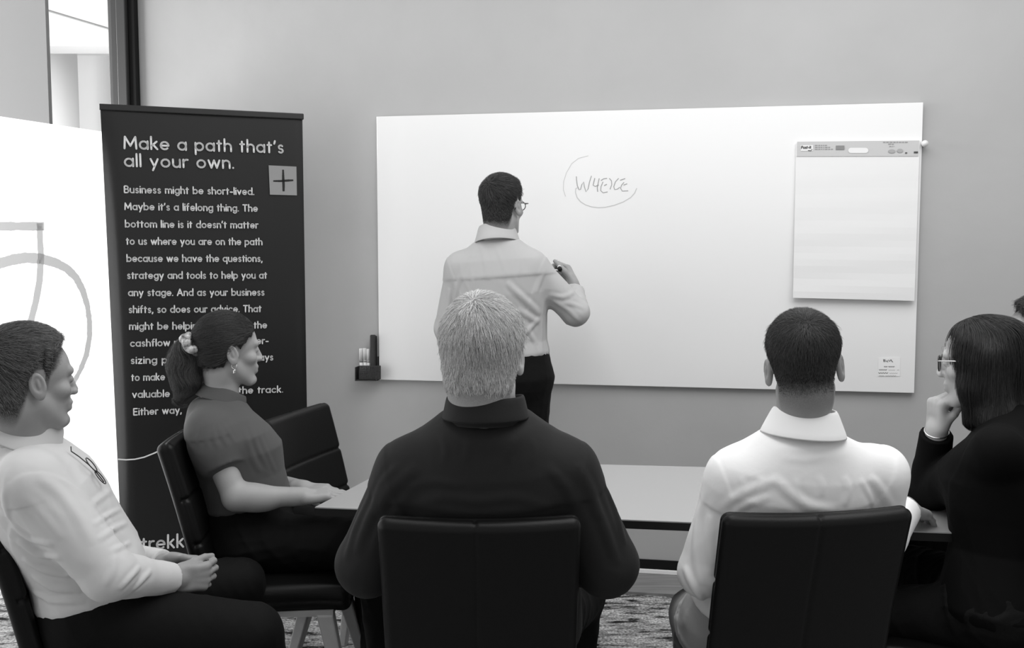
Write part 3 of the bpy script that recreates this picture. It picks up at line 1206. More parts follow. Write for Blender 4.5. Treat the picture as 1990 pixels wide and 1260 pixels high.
ribbon_px(b, [(531, 352), (545, 352), (560, 351), (570, 350.5)], [3, 4.2, 4.2, 3], b4, .2, 2)
b.build('plus_sign', M['banner'], sq)

# ------------------------------------------------------------------ whiteboard and what is on it
BX0, BX1 = -0.606, 1.679
W0, W1 = np.array([BX0, WY(BX0)]), np.array([BX1, WY(BX1)])
b = MB(); b.wallbox(W0, W1, .853, 2.047, -.024, -.008)
for xx in (.15, .85):
    for zz in (.95, 1.95):
        c = W0 + (W1 - W0) * xx
        b.wallbox(c - WD[:2] * .03, c + WD[:2] * .03, zz - .03, zz + .03, -.010, 0)
wb = bevel(b.build('whiteboard', M['board'], origin=(W0[0], W0[1], .853)), .002)
tag(wb, 'large frameless whiteboard hung on the plaster wall', 'whiteboard')
b_on = lambda off: (lambda u, v: wall_at(u, v, off))
wr = b_on(.0246)
def zz(cx, cy, pts):
    return [(1090 + x / 10.474, 300 + y / 10.474) for x, y in pts]
b = MB()
for st, wd in [([(315, 450), (318, 520), (335, 640), (372, 725), (400, 715), (425, 620), (462, 560), (478, 660), (512, 765), (555, 700), (580, 570), (622, 440)], 2.0),
               ([(690, 485), (672, 560), (655, 630), (700, 655), (770, 625)], 2.2), ([(780, 490), (762, 570), (740, 680), (750, 765)], 2.2),
               ([(815, 535), (870, 500), (940, 490)], 2.2), ([(858, 560), (815, 660), (810, 740), (860, 785), (950, 765)], 2.0), ([(880, 640), (935, 610)], 2.2),
               ([(985, 490), (1030, 540), (1035, 620), (1000, 715)], 2.0), ([(1175, 490), (1110, 560), (1075, 660), (1095, 720), (1150, 710), (1200, 670)], 2.0),
               ([(1205, 530), (1310, 495)], 2.2), ([(1285, 570), (1235, 630), (1215, 690), (1250, 750), (1370, 745)], 2.0), ([(1275, 628), (1350, 600)], 2.2)]:
    ribbon_px(b, zz(0, 0, st), wd * .8, wr)
b.build('marker_writing', M['ink_marker'], wb)
b = MB()
ribbon_px(b, zz(0, 0, [(345, 680), (300, 700), (298, 780), (330, 880), (400, 965), (500, 1030), (620, 1070), (760, 1088), (900, 1080), (1080, 1040), (1270, 970), (1420, 880), (1500, 790), (1545, 690)]), 1.6, wr)
ribbon_px(b, zz(0, 0, [(95, 860), (50, 720), (55, 560), (110, 380), (220, 190), (360, 80), (560, 30)]), 1.0, wr)
b.build('marker_circle', M['ink_faint'], wb)

pad = empty('flip_chart_pad', wall_at(1660, 585, .03))
tag(pad, 'white flip chart pad with a grey header, hung over the right end of the whiteboard', 'flip chart')
V = []
n1, n2 = 12, 24
rgp = np.random.RandomState(3)
for lay in (0.0, 1.0):
    for j in range(n2 + 1):
        fj = j / n2
        for i in range(n1 + 1):
            fi = i / n1
            u = (1547 + (1787.5 - 1547) * fi) * (1 - fj) + (1541 + (1777 - 1541) * fi) * fj
            v = (278 + (274 - 278) * fi) * (1 - fj) + (579 + (585 - 579) * fi) * fj
            off = .034 + .004 * fj + .022 * fj ** 2 * 0.6 + .0012 * math.sin(fj * 34 + fi * 2) * fj - lay * .007
            V.append(wall_at(u, v, off))
k = (n1 + 1) * (n2 + 1)
Fq = []
for j in range(n2):
    for i in range(n1):
        a = j * (n1 + 1) + i
        Fq.append((a, a + n1 + 1, a + n1 + 2, a + 1)); Fq.append((k + a, k + a + 1, k + a + n1 + 2, k + a + n1 + 1))
for i in range(n1):
    Fq.append((i, i + 1, k + i + 1, k + i)); a = n2 * (n1 + 1) + i; Fq.append((a + 1, a, k + a, k + a + 1))
for j in range(n2):
    a = j * (n1 + 1); Fq.append((a + n1 + 1, a, k + a, k + a + n1 + 1)); a += n1; Fq.append((a, a + n1 + 1, k + a + n1 + 1, k + a))
make('paper_sheets', V, Fq, M['paper'], pad, smooth=False)
hd = b_on(.037)
b = MB()
b.hexa([hd(1548.5, 304), hd(1784.5, 303.5), wall_at(1784.5, 303.5, .034), wall_at(1548.5, 304, .034), hd(1549, 275.5), hd(1786.5, 273), wall_at(1786.5, 273, .034), wall_at(1549, 275.5, .034)])
hdr = b.build('header_strip', M['pad_header'], pad)
h2 = b_on(.0385)
b = MB()
sl = []
for t in np.linspace(0, 2 * math.pi, 33)[:-1]:
    cx = 1668 + 13.5 * np.sign(math.cos(t)) * (abs(math.cos(t)) > .001); sl.append(h2(cx + 6 * math.cos(t), 292.5 + 5.2 * math.sin(t)))
b.add(sl, [tuple(range(32))])
b.build('hand_slot', M['paper'], hdr)
b = MB()
b.add([h2(1556, 282.5), h2(1580, 282.2), h2(1580, 293.5), h2(1556, 293.5)], [(0, 1, 2, 3)])
b.build('logo_patch', M['paper'], hdr)
h3 = b_on(.0395)
b = MB()
ch = np.linalg.norm(h3(1560, 289) - h3(1560, 284))
write(b, "Post-it", h3(1557.5, 289), h3(1576, 288.6), zup, .16, ch, WN)
ribbon_px(b, [(1570, 292.5), (1576, 292.8), (1578.5, 290)], 1.2, h3)
b.build('logo_lettering', M['ink'], hdr)
for q_, w_ in (([(1776, 296.2), (1784, 296)], 3.2), ([(1759, 297.3), (1763, 297.3)], 2.2)):
    b = MB(); ribbon_px(b, q_, w_, h3); b.build('printed_mark', M['ink'], hdr)
b = MB()
b.add([h3(1624.5, 283), h3(1641, 283), h3(1641, 291), h3(1624.5, 291)], [(0, 1, 2, 3)])
for v, u0, u1 in [(282.5, 1583.5, 1607), (286.3, 1583.5, 1614), (290, 1583.5, 1620), (276.5, 1716, 1764), (280, 1726, 1737), (284.5, 1728, 1738)]:
    x = u0
    while x < u1:
        l = 2 + (x * 7.3) % 4
        ribbon_px(b, [(x, v), (min(x + l, u1), v - .05)], 1.1, h3); x += l + 1.3
b.build('small_print', M['ink_mid'], hdr)
b = MB()
for cx, cy, rx, ry in [(1733, 294, 7, 3.6), (1749, 293, 6, 3.8)]:
    b.add([h3(cx + rx * math.cos(t), cy + ry * math.sin(t)) for t in np.linspace(0, 6.283, 21)[:-1]], [tuple(range(20))])
b.build('printed_drawing', mat('pale grey print', .38, .6, .3), hdr)

p = wall_at(1793, 281, 0)
b = MB(); b.tube([p, p + WN * .03], .008, 16); b.tube([p + WN * .03, p + WN * .044], .013, 16)
pk = b.build('wall_hook', M['white_plastic'], origin=p, smooth=True)
tag(pk, 'small white peg on the wall beside the top right of the flip chart pad', 'hook')

nt0 = b_on(.0248); nt1 = b_on(.0258); nt2 = b_on(.0264)
b = MB()
b.hexa([nt1(1706.5, 731.5), nt1(1749, 731.5), nt0(1749, 731.5), nt0(1706.5, 731.5), nt1(1707.5, 696), nt1(1749.5, 694), nt0(1749.5, 694), nt0(1707.5, 696)])
nt = b.build('paper_note', mat('note paper', .86, .8, .2), origin=nt0(1728, 731))
tag(nt, 'small white note with handwriting, stuck low on the right end of the whiteboard', 'note')
b = MB()
k_ = 11.457
nz_ = lambda pts: [(1660 + x / k_, 670 + y / k_) for x, y in pts]
for st in [[(655, 325), (660, 385), (690, 380), (672, 350), (690, 330)], [(700, 350), (720, 385), (745, 350), (748, 395)], [(765, 340), (790, 380), (815, 335)], [(820, 335), (840, 375), (862, 390)]]:
    ribbon_px(b, nz_(st), 1.3, nt2)
for y, segs in [(493, [(668, 735), (765, 895)]), (563, [(555, 725)]), (635, [(540, 752)])]:
    for x0, x1 in segs:
        ribbon_px(b, nz_([(x0 + i * (x1 - x0) / 8, y + (12 if i % 2 else -12)) for i in range(9)]), 1.1, nt2)
b.build('note_writing', M['ink'], nt)
b = MB()
for y, segs in [(568, [(765, 910), (955, 1000)]), (640, [(785, 965)]), (695, [(560, 660), (700, 930)])]:
    for x0, x1 in segs:
        ribbon_px(b, nz_([(x0 + i * (x1 - x0) / 8, y + (10 if i % 2 else -10)) for i in range(9)]), .7, nt2)
b.build('note_faint_writing', M['ink_marker'], nt)

# pen basket on the wall by the board
hb = wall_at(719, 737, .03)
hold = empty('marker_holder', hb)
tag(hold, 'small black perforated pen basket fixed beside the left edge of the whiteboard', 'pen holder')
def wbx(mb, u0, u1, v0, v1, t0, t1):
    """box that shows between two sight columns and rows, t0..t1 out from the wall"""
    c = [wall_at(u, v, t0) for u, v in ((u0, v1), (u1, v1), (u1, v0), (u0, v0))]
    mb.hexa([c[0] - 0, c[1], c[1] + WN * (t1 - t0), c[0] + WN * (t1 - t0), c[3], c[2], c[2] + WN * (t1 - t0), c[3] + WN * (t1 - t0)])
b = MB()
wbx(b, 698.5, 740, 735.5, 737.5, .004, .066)
wbx(b, 698.5, 740, 711, 737, .004, .008)
wbx(b, 734, 740, 693, 737, .002, .006)
wbx(b, 698.5, 700, 711, 737, .004, .066); wbx(b, 738.5, 740, 711, 737, .004, .066)
nxh, nzh = 12, 7
for i in range(nxh + 1):
    u = 699 + 40 * i / nxh; wbx(b, u - 1.1, u + 1.1, 711.5, 737, .062, .065)
for j in range(nzh + 1):
    v = 711.8 + 24.5 * j / nzh; wbx(b, 698.5, 740, v - 1.0, v + 1.0, .062, .065)
wbx(b, 698.5, 740, 711, 713, .060, .067)
b.build('basket', M['mesh_black'], hold)
for i, (u, v0, col, lab) in enumerate([(701.5, 677.5, M['white_plastic'], 'white marker pen at the left end of the pen basket'),
                                       (709, 677, M['white_plastic'], 'white marker pen, second from the left in the pen basket'),
                                       (716, 678.5, M['white_plastic'], 'white marker pen between the other pens and the eraser')]):
    p0 = wall_at(u + 1.5, 733, .03); p1 = wall_at(u, v0, .03)
    mk = empty('marker_pen', p0)
    tag(mk, lab, 'marker', 'marker pens in the wall basket')
    d = p1 - p0
    t = MB(); t.tube([p0, p0 + d * .62], .0085, 14); t.build('barrel', col, mk, smooth=True)
    t = MB(); t.tube([p0 + d * .60, p0 + d * .97, p0 + d], .0095, 14, r1=.008); t.build('cap', M['white_plastic'], mk, smooth=True)
    t = MB(); t.tube([p0 + d * .52, p0 + d * .60], .0092, 14); t.build('band', [M['ink_mid'], M['grey_plastic'], M['grey_plastic']][i], mk, smooth=True)
p0 = wall_at(727, 734, .030)
er = empty('board_eraser', p0)
tag(er, 'tall dark board eraser standing in the pen basket', 'eraser')
b = MB(); wbx(b, 720.5, 731, 650.5, 734, .030, .046); bevel(b.build('handle', M['mesh_black'], er), .006, 3)
b = MB(); wbx(b, 721.5, 733, 652.5, 734, .012, .0295); bevel(b.build('felt_pad', M['black'], er), .004)

# ------------------------------------------------------------------ table
TZ = .74
def tz(u, v):
    d = ray(u, v)
    return (CAM + d * ((TZ - CAMH) / d[2]))[:2]
def isect(a, b_, c, d):
    A = np.array([b_ - a, -(d - c)]).T
    t = np.linalg.solve(A, c - a)[0]
    return a + t * (b_ - a)
fl, fr_ = tz(612, 986), tz(1856, 1036)
l2, r2 = tz(677, 952), tz(1852.5, 994)
fa, fb = tz(1170, 903), tz(1370, 908)
bl_, br_ = isect(fl, l2, fa, fb), isect(fr_, r2, fa, fb)
tab = empty('meeting_table', (*((fl + fr_ + bl_ + br_) / 4), 0))
tag(tab, 'white topped meeting table with black edge, in front of the whiteboard', 'table')
b = MB(); cs = [fl, fr_, br_, bl_]
b.hexa([(*c, TZ - .003) for c in cs] + [(*c, TZ) for c in cs])
b.build('tabletop', M['table_top'], tab)
cen = sum(cs) / 4
b = MB(); c2 = [c + nrm(c - cen) * .001 for c in cs]
b.hexa([(*c, TZ - .024) for c in c2] + [(*c, TZ - .0032) for c in c2])
b.build('table_edge', M['black'], tab)
for fx in (.16, .84):
    for fy in (.15, .85):
        tp = (fl * (1 - fx) + fr_ * fx) * (1 - fy) + (bl_ * (1 - fx) + br_ * fx) * fy
        b = MB(); b.tube([(*tp, TZ - .024), (*(tp + (tp - cen) * .10), 0)], .024, 12, r1=.018)
        b.build('leg', M['black'], tab, smooth=True)
b = MB()
q = [(fl * (1 - a) + fr_ * a) * .5 + (bl_ * (1 - a) + br_ * a) * .5 for a in (.17, .83)]
b.tube([(*q[0], .69), (*q[1], .69)], .02, 10)
b.build('crossbar', M['black'], tab)

# ------------------------------------------------------------------ chairs (built once in own coordinates, then copied)
def chair_mesh():
    root = empty('conference_chair', (0, 0, 0))
    th = 14.0
    Rb = rot_about(np.eye(3), (1, 0, 0), th)
    cb = np.array([0, -.246, .648])
    def back(P):
        q = (P - cb) @ Rb
        x, y, z = q.T
        yb = y - .42 * x * x + .10 * (z * z) * 1.0
        wd = .209 + .010 * z
        a = np.abs(np.stack([x * (.209 / wd), yb, z], 1)) - (np.array([.209, .026, .256]) - .022)
        d = np.linalg.norm(np.maximum(a, 0), axis=1) + np.minimum(a.max(1), 0) - .022
        for z0 in (-.05, .085):                      # sewn channels on the sitter's side
            d += np.where(yb > 0, .006 * np.exp(-((z - z0) / .006) ** 2), 0)
        d += np.where(yb < 0, .004 * np.exp(-((x + .008) / .0045) ** 2), 0)
        d += .0025 * np.exp(-(((yb - .004) / .004) ** 2)) 
        return d
    F = Field(); F.add(back, cb, .36, 0)
    V, Q = F.surface(.0034)
    make('backrest', V, Q, M['leather'], root, smooth=True)
    def seat(P):
        x, y, z = (P - np.array([0, .0, .425])).T
        zz_ = z - .012 * (1 - (x / .19) ** 2) * (1 - (y / .22) ** 2) + .05 * np.clip(y - .12, 0, 1) ** 1.5 * 4
        a = np.abs(np.stack([x * (1 + .22 * np.clip(y + .1, 0, .32) / .32), y, zz_], 1)) - (np.array([.190, .220, .040]) - .030)
        d = np.linalg.norm(np.maximum(a, 0), axis=1) + np.minimum(a.max(1), 0) - .030
        return d + .003 * np.exp(-((zz_ + .004) / .004) ** 2)
    F = Field(); F.add(seat, (0, 0, .425), .33, 0)
    V, Q = F.surface(.0042)
    make('seat', V, Q, M['leather'], root, smooth=True)
    b = MB(); b.box((-.165, -.16, .375), (.165, .17, .392)); b.build('seat_frame', M['wood'], root)
    for s in (-1, 1):
        b = MB()
        b.hexa([(s * .10 - .02, -.17, .385), (s * .10 + .02, -.17, .385), (s * .10 + .02, -.13, .385), (s * .10 - .02, -.13, .385),
                (s * .10 - .02, -.235, .50), (s * .10 + .02, -.235, .50), (s * .10 + .02, -.205, .50), (s * .10 - .02, -.205, .50)])
        b.build('back_bracket', M['black'], root)
    for sx in (-1, 1):
        for sy in (-1, 1):
            tx, ty, fx, fy = sx * .145, sy * .145, sx * .215, sy * .235
            a, c = .024, .014
            b = MB()
            b.hexa([(fx - c, fy - c, 0), (fx + c, fy - c, 0), (fx + c, fy + c, 0), (fx - c, fy + c, 0),
                    (tx - a, ty - a, .38), (tx + a, ty - a, .38), (tx + a, ty + a, .38), (tx - a, ty + a, .38)])
            bevel(b.build('leg', M['wood'], root), .005)
    return root


def copy_thing(o, parent=None):
    c = o.copy()
    COL.objects.link(c)
    c.parent = parent
    for ch_ in list(o.children):
        copy_thing(ch_, c)
    return c


chair0 = chair_mesh()
GC = 'black leather chairs round the table'
CH = [((-.068, 2.285), (0.00, 1), 'black leather chair seen from behind under the man in the black shirt'),
      ((.608, 2.33), (-.14, 1), 'black leather chair seen from behind under the young man in the white shirt'),
      ((-1.065, 2.565), (.93, .37), 'black leather chair of the man in white at the left edge'),
      ((-.70, 2.955), (1, .03), 'black leather chair holding the woman in the grey blouse'),
      ((-.46, 3.215), (.95, -.30), 'empty black leather chair beyond the woman in the grey blouse'),
      ((1.18, 2.405), (-.86, .5), 'black leather chair under the long-haired woman in the black jacket'),
      ((1.75, 2.95), (-.93, .37), 'black leather chair of the person cut off at the right edge')]
for i, (xy, fw, lab) in enumerate(CH):
    c = chair0 if i == 0 else copy_thing(chair0)
    c.location = (*xy, 0)
    c.rotation_euler = (0, 0, math.atan2(-fw[0], fw[1]))
    tag(c, lab, 'chair', GC)


# ------------------------------------------------------------------ people
BASE_ST = [(-.14, .0, .00, .120, .095), (-.06, 0, .00, .160, .115), (0.02, 0, .00, .176, .125), (.14, 0, .008, .168, .122), (.28, 0, .012, .155, .112),
           (.45, 0, .008, .160, .114), (.62, 0, .000, .172, .120), (.76, 0, -.006, .172, .114), (.86, 0, -.012, .150, .094), (.94, 0, -.014, .105, .074), (1.02, 0, -.014, .060, .058)]
FEM_ST = [(-.14, .0, .00, .125, .095), (-.06, 0, .00, .162, .115), (0.02, 0, .00, .172, .122), (.14, 0, .004, .155, .110), (.30, 0, .008, .130, .096),
          (.45, 0, .012, .135, .104), (.62, 0, .016, .150, .120), (.74, 0, .004, .152, .108), (.85, 0, -.008, .132, .086), (.94, 0, -.012, .090, .068), (1.02, 0, -.012, .052, .052)]


def stations(L, W=1.0, D=1.0, belly=0.0, fem=False):
    out = []
    for h, cx, cy, a, b in (FEM_ST if fem else BASE_ST):
        g = belly * math.exp(-((h - .26) / .22) ** 2)
        out.append((h * L, cx, cy + g * .75, a * W + g * .35, b * D + g))
    return out


class Person:
    def __init__(self, S, label, group=None):
        self.S = S
        g = S.get
        self.o, self.R, self.s = np.array(S['o']), S['R'], g('s', 1.0)
        fem = g('fem', False)
        nb, pel = np.array(S['nb']), np.array(S['pel'])
        u = nrm(nb - pel); L = np.linalg.norm(nb - pel)
        r = np.array(S['right'], float); r = nrm(r - u * (r @ u)); f = np.cross(u, r)
        self.T = np.stack([r, f, u], 1); self.L, self.nb, self.pel = L, nb, pel
        W, D, be = g('W', 1.0), g('D', 1.0), g('belly', 0.0)
        self.st = stations(L, W, D, be, fem)
        sh, el, wr, kn, an = S['sh'], S['el'], S['wr'], S['kn'], S['an']
        hip = g('hip') or [pel - r * .088 - u * .0, pel + r * .088 - u * .0]
        self.hip = hip
        ar = g('ar', 1.0)
        # --- body: one continuous skin surface
        B = Field()
        inner = [(h, cx, cy, a * .90 - .004, b_ * .88 - .004) for h, cx, cy, a, b_ in self.st]
        B.loft(pel, self.T, inner, k=.03)
        H = lambda x, y, z: self.o + self.R @ (np.array([x, y, z]) * self.s)
        nr = g('neck', .058 if not fem else .050)
        self.neck_cones = [(nb - u * .05, H(0, -.022, -.045), nr * 1.03, nr, .035), (H(0, -.03, -.06), H(0, -.03, .0), nr * .95, .055 * self.s, .02)]
        for cc_ in self.neck_cones:
            B.cone(*cc_)
        head_prims(B, self.o, self.R, self.s, fem, ears=g('ears', True))
        for i in (0, 1):
            B.cone(nb - u * .035, sh[i] - u * .01, .040, .042, .03)
            B.cone(sh[i], el[i], .044 * ar, .037 * ar, .02)
            B.cone(el[i], wr[i], .039 * ar, .026, .012)
            B.ell(el[i] + (wr[i] - el[i]) * .25, np.array([.041, .041, .075]) * min(ar, 1.1), frame((wr[i] - el[i])[[1, 2, 0]] + .01, wr[i] - el[i]), .02)
            B.cone(hip[i], kn[i], .075, .055, .03)
            B.cone(kn[i], an[i], .052, .036, .02)
            d = nrm((kn[i] - hip[i]) * [1, 1, 0]) if g('stand') is None else f * [1, 1, 0]
            B.cone(an[i] - [0, 0, .03], an[i] + d * .15 - [0, 0, .045], .032, .022, .02)
            hd = S['hands'][i]
            hand_prims(B, np.array(wr[i]), hd['d'], hd['n'], i == 1, curl=hd.get('curl', (28, 30, 32, 34)), thumb=hd.get('thumb', (.6, .7, .25)),
                       s=hd.get('s', .95 if not fem else .86), splay=hd.get('splay', 3), tb=hd.get('tb', 18))
        self.B = B
        V, Q = B.surface(g('h', .0032))
        base = (pel[0], pel[1], 0)
        self.obj = make('person', V, Q, skin_mat('skin', *g('skin', (.30, .03))), origin=base, smooth=True)
        tag(self.obj, label, 'person', group)
        # --- garments
        G = Field()
        inf = g('inf', .010)
        G.loft(pel, self.T, self.st, n=2.4, k=.03, inf=inf, lo=g('hem', -.06) * L)
        sr = g('sr', (.060, .052, .046, .036))
        for i in (0, 1):
            G.cone(nb - u * .030 + (sh[i] - nb) * .12, sh[i] - u * .002, .048 * g('trap', 1.0), sr[0] * .92, .035)
            G.cone(sh[i], el[i] if g('short') is None else sh[i] + (el[i] - sh[i]) * .05, sr[0], sr[1], g('ak', .030))
            if g('short') is None:
                c = wr[i] + nrm(el[i] - wr[i]) * g('cuff', .012)
                G.cone(el[i], el[i] + (c - el[i]) * .4, sr[1], sr[2], .015)
                G.sleeve(el[i] + (c - el[i]) * .3, c, sr[2] * 1.02, sr[3], .012)
        if 'shirt_fn' in S:
            S['shirt_fn'](self, G)
        self.G = G
        fd = folds_disp(G, S['folds'], g('famp', 1.0)) if 'folds' in S else None
        wk = wrinkle(g('wamp', .0032) * .6, g('wsc', 26), g('seed', 1), g('wsq', (1, 1, .5)))
        yk, ah = g('yoke', .72), g('armhole', .165)
        def disp(P):
            q = (P - pel) @ self.T
            d = wk(P) * g('wk', 1.0)
            if fd is not None:
                d = d + fd(P)
            hh = q[:, 2] / L
            if yk:
                bk = sstep(-q[:, 1], -.02, .02)
                y0 = yk + .5 * np.abs(q[:, 0]) ** 1.5 * g('yoke_curve', 0.0)
                s_ = sstep(hh, y0 - .006, y0 + .006)
                d = d * (1 - .55 * s_ * bk) + bk * .0022 * s_
            if ah:
                am = sstep(np.abs(q[:, 0]) - .22 * (hh - .75), ah - .004, ah + .004) * sstep(hh, .35, .5)
                d = d + .0022 * am
            return d
        V, Q = G.surface(g('hs', .0045), disp)
        self.shirt = make(g('top', 'shirt'), V, Q, S['shirt_mat'], self.obj, smooth=True)
        # --- trousers
        K = Field()
        bot = [(h, cx, cy, a + .006, b_ + .006) for h, cx, cy, a, b_ in stations(L, W, D, be * .6, fem) if h <= g('rise', .16) * L]
        K.loft(pel, self.T, bot, n=2.3, k=.03, inf=g('tinf', .002))
        tr = g('tr', (.088, .070, .062, .054))
        for i in (0, 1):
            K.cone(hip[i], kn[i], tr[0], tr[1], .03)
            K.sleeve(kn[i], an[i] + [0, 0, .0], tr[2], tr[3], .02)
        if 'trouser_fn' in S:
            S['trouser_fn'](self, K)
        wt_ = wrinkle(g('tamp', .004), g('tsc', 22), g('seed', 1) + 50, (1, 1, 1))
        V, Q = K.surface(.006, wt_)
        self.K = K
        make('trousers', V, Q, S['trouser_mat'], self.obj, smooth=True)
        # --- shoes
        for i in (0, 1):
            d = nrm((kn[i] - hip[i]) * [1, 1, 0]) if g('stand') is None else f * [1, 1, 0]
            Z = Field()
            fr = frame(d)
            Z.ell(an[i] + d * .085 - [0, 0, .05], (.044, .13, .045), fr, .02)
            Z.ell(an[i] - d * .005 - [0, 0, .035], (.040, .055, .06), fr, .03)
            cz = np.array(an[i])
            Z.add(lambda P: (.004 - P[:, 2]), an[i], .25, .004, 's') if False else None
            V, Q = Z.surface(.006)
            V[:, 2] = np.maximum(V[:, 2], .003)
            make('shoe', V, Q, M['shoe'], self.obj, smooth=True)


DN = np.array([0, 0, -1.0])
def lap(d):
    return dict(d=d, n=(0, 0, -1), curl=(22, 25, 28, 30))


THK = lambda a, b: (lambda q: np.full(len(q), a) + b * sstep(q[:, 2], .0, .10))

# ---- big man in black, seen from behind
o = at(937, 695, 2.07)
nb = at(944, 806, 2.075)
S = dict(o=o, R=frame((.13, .99, -.03)), s=1.0, nb=nb, pel=np.array([-.05, 2.285, .545]), right=(1, .0, 0), W=1.16, D=1.18, belly=.05,
         sh=[at(802, 918, 2.10), at(1091, 918, 2.10)], el=[at(716, 1098, 2.13), at(1178, 1098, 2.13)],
         wr=[np.array([-.17, 2.43, .70]), np.array([.08, 2.43, .70])],
         kn=[np.array([-.27, 2.64, .50]), np.array([.18, 2.64, .50])], an=[np.array([-.24, 2.68, .09]), np.array([.16, 2.68, .09])],
         hands=[lap((.45, .85, -.2)), lap((-.45, .85, -.2))], ar=1.2, neck=.069, skin=(.42, .22),
         sr=(.076, .070, .060, .042), trap=1.25, shirt_mat=M['shirt_black'], trouser_mat=M['trouser_black'], tr=(.10, .08, .07, .058),
         wamp=.0032, wsc=20, famp=1.5, seed=4, yoke=.74, armhole=.185, hs=.0045)
S['folds'] = [(q_, w_, a_) for q_, w_, a_ in [
    ([(735, 1005), (752, 960), (790, 925), (812, 905)], .013, .007), ([(725, 985), (742, 940), (772, 905)], .010, .004), ([(690, 1080), (715, 1010), (750, 950), (780, 900)], .014, .006), ([(672, 1090), (690, 1030), (722, 960)], .012, .004),
    ([(1120, 990), (1100, 945), (1060, 905)], .012, .005), ([(1165, 1010), (1148, 955), (1120, 900)], .013, .006), ([(1200, 1100), (1180, 1040), (1160, 985)], .012, .005), ([(1215, 1060), (1195, 990), (1168, 930)], .010, .004),
    ([(862, 905), (868, 875), (858, 845)], .009, .004), ([(905, 900), (912, 870), (905, 850)], .009, .003), ([(985, 900), (990, 875), (1000, 850)], .009, .004), ([(1030, 905), (1040, 880), (1035, 852)], .009, .003),
    ([(800, 985), (860, 965), (930, 975), (1000, 965), (1070, 985)], .012, .004), ([(780, 950), (840, 935), (900, 945)], .010, .003)]]
p1 = Person(S, 'person with short grey hair in a black shirt, seated with back to view')
collar('shirt_collar', nb - p1.T[:, 2] * .004 - p1.T[:, 1] * .008, p1.T, .079, .086, .050, .050, .016, M['shirt_black'], p1.shirt, tilt=23)
short_hair(p1, male_mask(.075, -.098), lambda q: .005 + .006 * sstep(q[:, 2], -.05, .08), M['hair_grey_cap'], M['hair_grey'], 20000,
           lambda q: .012 + .016 * sstep(q[:, 2], -.05, .06), crown=(-.01, -.060, .115), down=.35, lift=.35, seed=2, rad=.00042, fade=.03, cap0=.030)

# ---- young man in white, seen from behind
o = at(1562, 716, 2.16)
nb = at(1561, 838, 2.16)
S = dict(o=o, R=frame((.25, .97, -.02), (-.10, 0, 1)), s=.95, nb=nb, pel=np.array([.600, 2.31, .54]), right=(.99, .10, 0), W=1.0, D=.95, belly=.0,
         sh=[at(1432, 928, 2.17), at(1704, 921, 2.20)], el=[at(1366, 1112, 2.20), at(1696, 1078, 2.26)],
         wr=[np.array([.52, 2.43, .67]), at(1759, 986, 2.41)],
         hip=[np.array([.49, 2.31, .535]), np.array([.69, 2.33, .535])], kn=[at(1350, 1194, 2.62), np.array([.86, 2.68, .50])], an=[np.array([.50, 2.62, .09]), np.array([.86, 2.7, .09])],
         hands=[lap((.3, .9, -.2)), dict(d=(.68, .66, -.33), n=(-.1, .1, -1), curl=(12, 12, 14, 16), s=.92)], neck=.0575, skin=(.30, .028),
         sr=(.063, .056, .050, .038), trap=.95, shirt_mat=M['shirt_white'], trouser_mat=M['trouser_grey'], tr=(.088, .072, .062, .054), tamp=.007,
         wamp=.0026, wsc=22, hem=.10, rise=.27, famp=1.5, seed=9, yoke=.66, armhole=.165, hs=.004, yoke_curve=.3)
S['folds'] = [(q_, w_, a_) for q_, w_, a_ in [
    ([(1478, 925), (1480, 950), (1470, 1000)], .008, .004), ([(1500, 925), (1530, 955), (1570, 985), (1625, 992)], .012, .007), ([(1400, 990), (1430, 965), (1475, 945), (1510, 935)], .011, .006), ([(1420, 1000), (1450, 980), (1500, 965)], .009, .005),
    ([(1640, 925), (1650, 950), (1640, 985)], .010, .005), ([(1590, 925), (1600, 945), (1595, 965)], .008, .003), ([(1690, 925), (1715, 955), (1735, 990)], .010, .006), ([(1670, 930), (1690, 965), (1700, 995)], .008, .004),
    ([(1365, 1140), (1352, 1080), (1355, 1010), (1375, 950)], .012, .005), ([(1385, 1120), (1378, 1060), (1380, 1000)], .010, .004), ([(1375, 1180), (1345, 1140), (1328, 1100)], .010, .005),
    ([(1515, 890), (1560, 896), (1610, 888)], .009, .0015), ([(1520, 868), (1560, 874), (1605, 866)], .009, .0015), ([(1545, 930), (1550, 955), (1545, 975)], .008, .003), ([(1440, 925), (1445, 945), (1440, 960)], .007, .003)]]
p2 = Person(S, 'person with cropped dark hair in a white shirt, seated with back to view')
collar('shirt_collar', nb - p2.T[:, 2] * .002, p2.T, .066, .064, .054, .060, .031, M['shirt_white'], p2.shirt, tilt=17)
short_hair(p2, male_mask(.075, -.088), lambda q: .002 + .010 * sstep(q[:, 2], -.0, .10), M['hair_dark_cap'], M['hair_dark'], 22000,
           lambda q: .004 + .020 * sstep(q[:, 2], -.03, .09), crown=(.008, -.075, .095), down=.3, lift=.35, seed=3, rad=.00036, fade=.06, cap0=.070)

